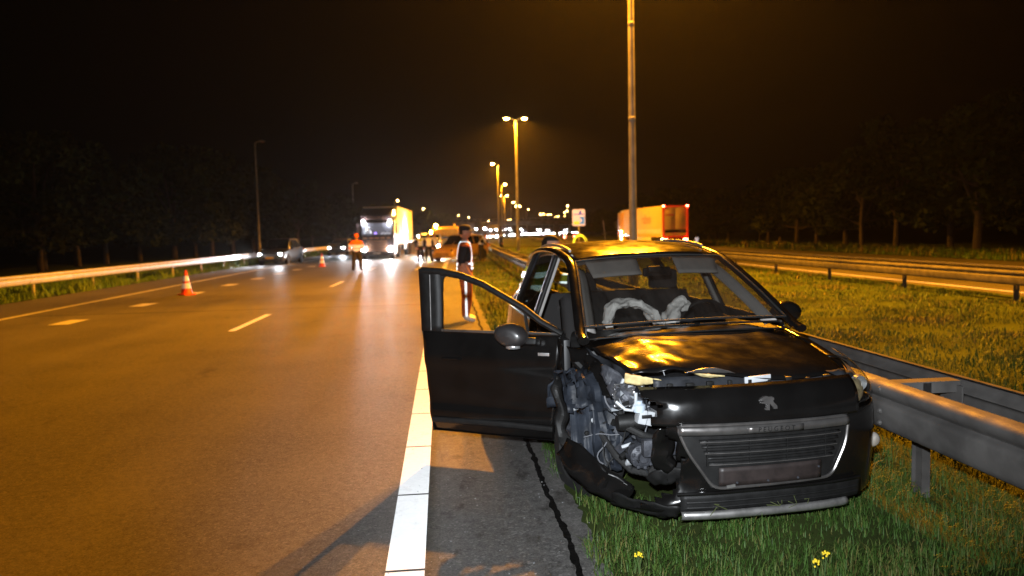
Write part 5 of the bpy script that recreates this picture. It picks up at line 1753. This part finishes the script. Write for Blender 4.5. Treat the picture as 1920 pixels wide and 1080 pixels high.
b = MB(); b.box((0, -.03, .72), (.30, .03, .40), ch=.02); b.build('plate', M['sign_w'], mk)
lpz = empty('leaning_pole', (13.6, 62, 0), 0, 'thin leaning pole between the square sign and the lorry', 'pole')
b = MB(); b.tube([(.12, 0, 0), (-.13, 0, 2.5)], .025, 6); b.build('shaft', M['steel'], lpz)
b = MB(); b.lathe([(0, .0), (.09, .0), (.09, .04), (.04, .06)], (.12, 0, 0), 'z', 10); b.build('foot', M['steel_old'], lpz)

# ------------------------------------------------------------------ bridge
BR = empty('bridge', (42, 376, 0), .02, 'long road bridge crossing the motorway beyond the queue of headlights', 'bridge')
b = MB(); b.box((0, 0, 6.0), (120, 12, 1.3), ch=.1); b.build('deck', M['concrete'], BR)
b = MB(); b.box((0, -6.1, 7.0), (120, .25, .75), ch=.05); b.build('parapet', M['concrete'], BR)
rm = MB(); rm.box((0, 0, .55), (.12, .12, 1.1)); rme = rm.mesh('railing_post', False)
for k in range(40):
    place('railing_post', rme, M['steel'], BR, (-58 + 3 * k, -6.05, 7.3))
b = MB(); b.box((0, -6.05, 8.4), (118, .08, .08)); b.build('handrail', M['steel'], BR)
pl = MB(); pl.lathe([(.55, 0), (.55, 5.37)], n=14); pme_ = pl.mesh('pillar')
for x in (-34, -14, 16, 40):
    for y in (-3.5, 3.5):
        place('pillar', pme_, M['concrete'], BR, (x, y, 0))

# ------------------------------------------------------------------ trees
def crown_mesh(seed, h, rad, n):
    r_ = np.random.default_rng(seed)
    clumps = []
    for k in range(26):
        z = r_.uniform(.22, 1.0) * h
        rr = rad * (1 - .55 * max(0, z / h - .45) / .55) * math.sqrt(r_.uniform(.05, 1))
        a = r_.uniform(0, 2 * PI)
        clumps.append((rr * math.cos(a), rr * math.sin(a), z, r_.uniform(.55, 1.15) * rad * .36))
    V, Fc = [], []
    cl = np.array(clumps)
    idx = r_.integers(0, len(cl), n)
    d = r_.normal(size=(n, 3)); d /= np.linalg.norm(d, axis=1)[:, None]
    c = cl[idx, :3] + d * (cl[idx, 3] * r_.uniform(.45, 1.08, n))[:, None] * np.array([1, 1, .8])
    t1 = r_.normal(size=(n, 3)); t1 /= np.linalg.norm(t1, axis=1)[:, None]
    t2 = np.cross(t1, r_.normal(size=(n, 3))); t2 /= np.linalg.norm(t2, axis=1)[:, None]
    s = r_.uniform(.10, .24, n)[:, None]
    q = np.stack([c - t1 * s, c + t2 * s * .55, c + t1 * s, c - t2 * s * .55], 1).reshape(-1, 3)
    me = bpy.data.meshes.new('crown')
    me.vertices.add(4 * n); me.vertices.foreach_set('co', q.ravel())
    me.loops.add(4 * n); me.loops.foreach_set('vertex_index', np.arange(4 * n, dtype=np.int32))
    me.polygons.add(n); me.polygons.foreach_set('loop_start', np.arange(0, 4 * n, 4, dtype=np.int32))
    me.update(); me.validate()
    tr = MB()
    tr.tube([(0, 0, 0), (.05, .02, h * .25), (-.05, .05, h * .55), (.03, 0, h * .85)], [.17, .14, .09, .03], 8)
    for cc in clumps[:11]:
        z0 = h * r_.uniform(.2, .5)
        tr.tube([(0, 0, z0), (cc[0] * .5, cc[1] * .5, lerp(z0, cc[2], .6)), (cc[0], cc[1], cc[2])], [.07, .045, .015], 5)
    return me, tr.mesh('trunk')


VAR = [crown_mesh(11 + k, 7.0, 2.6 + .25 * (k % 3), 7000) for k in range(5)]
def tree(x, y, sc, k, label, group):
    t = empty('tree', (x, y, 0), random.uniform(0, 6.28), label, 'tree', group)
    t.scale = (sc * random.uniform(.95, 1.25), sc * random.uniform(.95, 1.25), sc)
    place('trunk', VAR[k][1], M['bark'], t)
    place('crown', VAR[k][0], M['leaf'] if k % 2 else M['leaf2'], t)
y = 18.
k = 0
while y < 330:
    tree(-25 + curve(y) + random.uniform(-2.2, 1.2), y, random.uniform(1.05, 1.45), k % 5, 'dark leafy tree in the row beyond the left guard rail', 'dark trees along the left verge')
    y += random.uniform(3.2, 5.0) * (1 + y / 200); k += 1
y = 14.
while y < 330:
    tree(33.5 + curve(y) + random.uniform(-1.5, 4), y, random.uniform(.85, 1.25) * (1.15 if y < 60 else 1), (k * 3) % 5, 'dark leafy tree in the wood beyond the opposite carriageway', 'dark trees beyond the opposite carriageway')
    y += random.uniform(3.4, 5.4) * (1 + y / 200); k += 1


# ------------------------------------------------------------------ grass
def grass(name, regs, m, label):
    VV, TT, n0 = [], [], 0
    for (x0, x1, y0, y1, dens, h0, h1, wid, holes) in regs:
        n = int((x1 - x0) * (y1 - y0) * dens)
        x = rng.uniform(x0, x1, n); yy = rng.uniform(y0, y1, n)
        keep = np.ones(n, bool)
        pn = np.array([nz(a, c, 0, .9, 3.) for a, c in zip(x, yy)])
        pn2 = np.array([nz(a, c, 0, 2.7, 13.) for a, c in zip(x, yy)])
        keep &= (rng.uniform(0, 1, n) < .62 + .9 * pn + .4 * pn2)
        for h in holes: keep &= ~h(x, yy)
        x, yy, pn, pn2 = x[keep], yy[keep], pn[keep], pn2[keep]
        n = len(x)
        x = x + .00029 * yy * yy
        h = rng.uniform(h0, h1, n) * (1 + .8 * pn + .8 * pn2) * np.where(rng.uniform(0, 1, n) < .03, 1.9, 1)
        a = rng.uniform(0, 2 * PI, n); ln = rng.uniform(.2, 1.15, n) * h
        dx, dy = np.cos(a), np.sin(a)
        px, py = -dy * wid / 2, dx * wid / 2
        z = np.zeros(n)
        v = np.stack([np.stack([x - px, yy - py, z], 1), np.stack([x + px, yy + py, z], 1),
                      np.stack([x + dx * ln * .35 - px * .7, yy + dy * ln * .35 - py * .7, h * .62], 1), np.stack([x + dx * ln * .35 + px * .7, yy + dy * ln * .35 + py * .7, h * .62], 1),
                      np.stack([x + dx * ln, yy + dy * ln, h * (1 - .25 * ln / h)], 1)], 1)
        VV.append(v.reshape(-1, 3))
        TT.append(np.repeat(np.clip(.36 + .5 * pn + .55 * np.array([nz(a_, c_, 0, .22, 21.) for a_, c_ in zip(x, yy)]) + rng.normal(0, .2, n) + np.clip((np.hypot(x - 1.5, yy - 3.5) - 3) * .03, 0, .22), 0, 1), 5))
    V = np.concatenate(VV); T = np.concatenate(TT)
    n = len(V) // 5
    base = (np.arange(n) * 5)[:, None]
    tri = np.concatenate([base + np.array([[0, 1, 3]]), base + np.array([[0, 3, 2]]), base + np.array([[2, 3, 4]])], 1).reshape(-1)
    me = bpy.data.meshes.new(name)
    me.vertices.add(len(V)); me.vertices.foreach_set('co', V.ravel())
    me.loops.add(len(tri)); me.loops.foreach_set('vertex_index', tri.astype(np.int32))
    me.polygons.add(len(tri) // 3); me.polygons.foreach_set('loop_start', np.arange(0, len(tri), 3, dtype=np.int32))
    me.update(); me.validate()
    at = me.attributes.new('tint', 'FLOAT', 'POINT'); at.data.foreach_set('value', T)
    o = place(name, me, m)
    tag(o, label, 'grass', kind='stuff')
    return o


gm = bpy.data.materials.new('grass_blades'); gm.use_nodes = True
nt = gm.node_tree; bb = nt.nodes['Principled BSDF']
an = nt.nodes.new('ShaderNodeAttribute'); an.attribute_name = 'tint'
rp_ = nt.nodes.new('ShaderNodeValToRGB')
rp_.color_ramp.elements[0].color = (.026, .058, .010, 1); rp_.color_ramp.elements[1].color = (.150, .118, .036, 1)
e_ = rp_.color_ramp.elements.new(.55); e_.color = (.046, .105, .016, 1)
nt.links.new(an.outputs['Fac'], rp_.inputs[0]); nt.links.new(rp_.outputs[0], bb.inputs['Base Color'])
bb.inputs['Roughness'].default_value = .6; bb.inputs['Specular IOR Level'].default_value = .25

gm2 = gm.copy(); gm2.name = 'lit_verge_blades'  # brighter copy of the blades: light on the left verge put into the colour
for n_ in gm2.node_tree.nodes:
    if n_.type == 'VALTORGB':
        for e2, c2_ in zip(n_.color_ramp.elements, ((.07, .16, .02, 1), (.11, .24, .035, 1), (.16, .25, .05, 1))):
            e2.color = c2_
wob = lambda x, y: x < .77 + .10 * np.sin(y * 3.1) + .06 * np.sin(y * 7.7 + 1) + .05 * np.sin(y * 17.)
undercar = lambda x, y: (x > 1.12) & (x < 2.62) & (y > 4.55) & (y < 8.3)
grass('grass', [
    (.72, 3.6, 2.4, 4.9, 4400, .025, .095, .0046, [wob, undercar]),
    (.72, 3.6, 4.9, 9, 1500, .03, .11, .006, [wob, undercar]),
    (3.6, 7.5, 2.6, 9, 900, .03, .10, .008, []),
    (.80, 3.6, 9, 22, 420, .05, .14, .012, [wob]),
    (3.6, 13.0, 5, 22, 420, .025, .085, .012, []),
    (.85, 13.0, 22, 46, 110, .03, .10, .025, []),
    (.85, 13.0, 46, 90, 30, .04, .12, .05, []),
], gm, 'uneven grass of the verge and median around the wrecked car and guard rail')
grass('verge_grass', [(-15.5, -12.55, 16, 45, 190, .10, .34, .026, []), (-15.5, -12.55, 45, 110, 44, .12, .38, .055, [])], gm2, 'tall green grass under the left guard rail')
grass('far_verge_grass', [(24.3, 31, 12, 60, 30, .12, .35, .05, []), (24.3, 31, 60, 120, 10, .15, .4, .10, [])], gm, 'green grass strip beyond the opposite carriageway')

# yellow wild flowers in the near grass
fm = MB()
for k in range(13):
    a = random.uniform(0, 2 * PI); rr = random.uniform(.0, .05)
    c = (rr * math.cos(a), rr * math.sin(a), .17 + random.uniform(-.02, .03))
    fm.lathe([(0, .006), (.007, .004), (.010, -.003), (.003, -.008)], c, 'z', 8)
fme = fm.mesh('blossoms')
sm_ = MB()
for k in range(5):
    a = 2 * PI * k / 5
    sm_.tube([(0, 0, 0), (.01 * math.cos(a), .01 * math.sin(a), .10), (.03 * math.cos(a), .03 * math.sin(a), .165)], .0025, 5)
sme_ = sm_.mesh('stems')
for (x, y, lb) in [(.93, 4.88, 'yellow wildflower growing under the torn bumper corner'), (1.07, 4.42, 'yellow wildflower in front of the wrecked wheel'), (.93, 3.56, 'yellow wildflower near the edge of the shoulder'),
                   (1.73, 3.36, 'left of two yellow wildflowers in the grass before the car'), (1.82, 3.44, 'right of two yellow wildflowers in the grass before the car')]:
    t = empty('wildflower', (x, y, 0), random.uniform(0, 6), lb, 'flower', 'yellow wildflowers')
    t.scale = (.5, .5, .75)
    place('stems', sme_, M['stem'], t)
    place('blossoms', fme, M['flower'], t)

cm = MB()
for k in range(260):
    x, y = random.gauss(.2, .6), random.uniform(3.2, 8.5)
    if x > .85: continue
    sz = random.uniform(.002, .0055)
    a = random.uniform(0, 6.28)
    q = [(x + sz * math.cos(a + j * 2.1) * random.uniform(.6, 1.3), y + sz * math.sin(a + j * 2.1) * random.uniform(.6, 1.3), .0125) for j in range(3)]
    cm.prism(q, (0, 0, sz * .6))
tag(cm.build('glass_crumbs', mat('broken_glass_crumb', (.35, .37, .38), .15, coat=1.), smooth=False), 'scattered crumbs of broken glass on the shoulder by the open door', 'debris', kind='stuff')

# ------------------------------------------------------------------ night air that catches the lamp light
hz = MB(); hz.box((20, 330, 7.0), (520, 690, 16.2))
hzo = hz.build('haze', None, None, smooth=False)
hm_ = bpy.data.materials.new('night_haze'); hm_.use_nodes = True
nt = hm_.node_tree; nt.nodes.clear()
ou = nt.nodes.new('ShaderNodeOutputMaterial'); pv = nt.nodes.new('ShaderNodeVolumePrincipled')
pv.inputs['Color'].default_value = (.9, .9, .9, 1)
pv.inputs['Density'].default_value = .00015
pv.inputs['Anisotropy'].default_value = .75
nt.links.new(pv.outputs[0], ou.inputs['Volume'])
hzo.data.materials.clear(); hzo.data.materials.append(hm_)
tag(hzo, 'thin night haze glowing round the lamps', 'haze', kind='stuff')
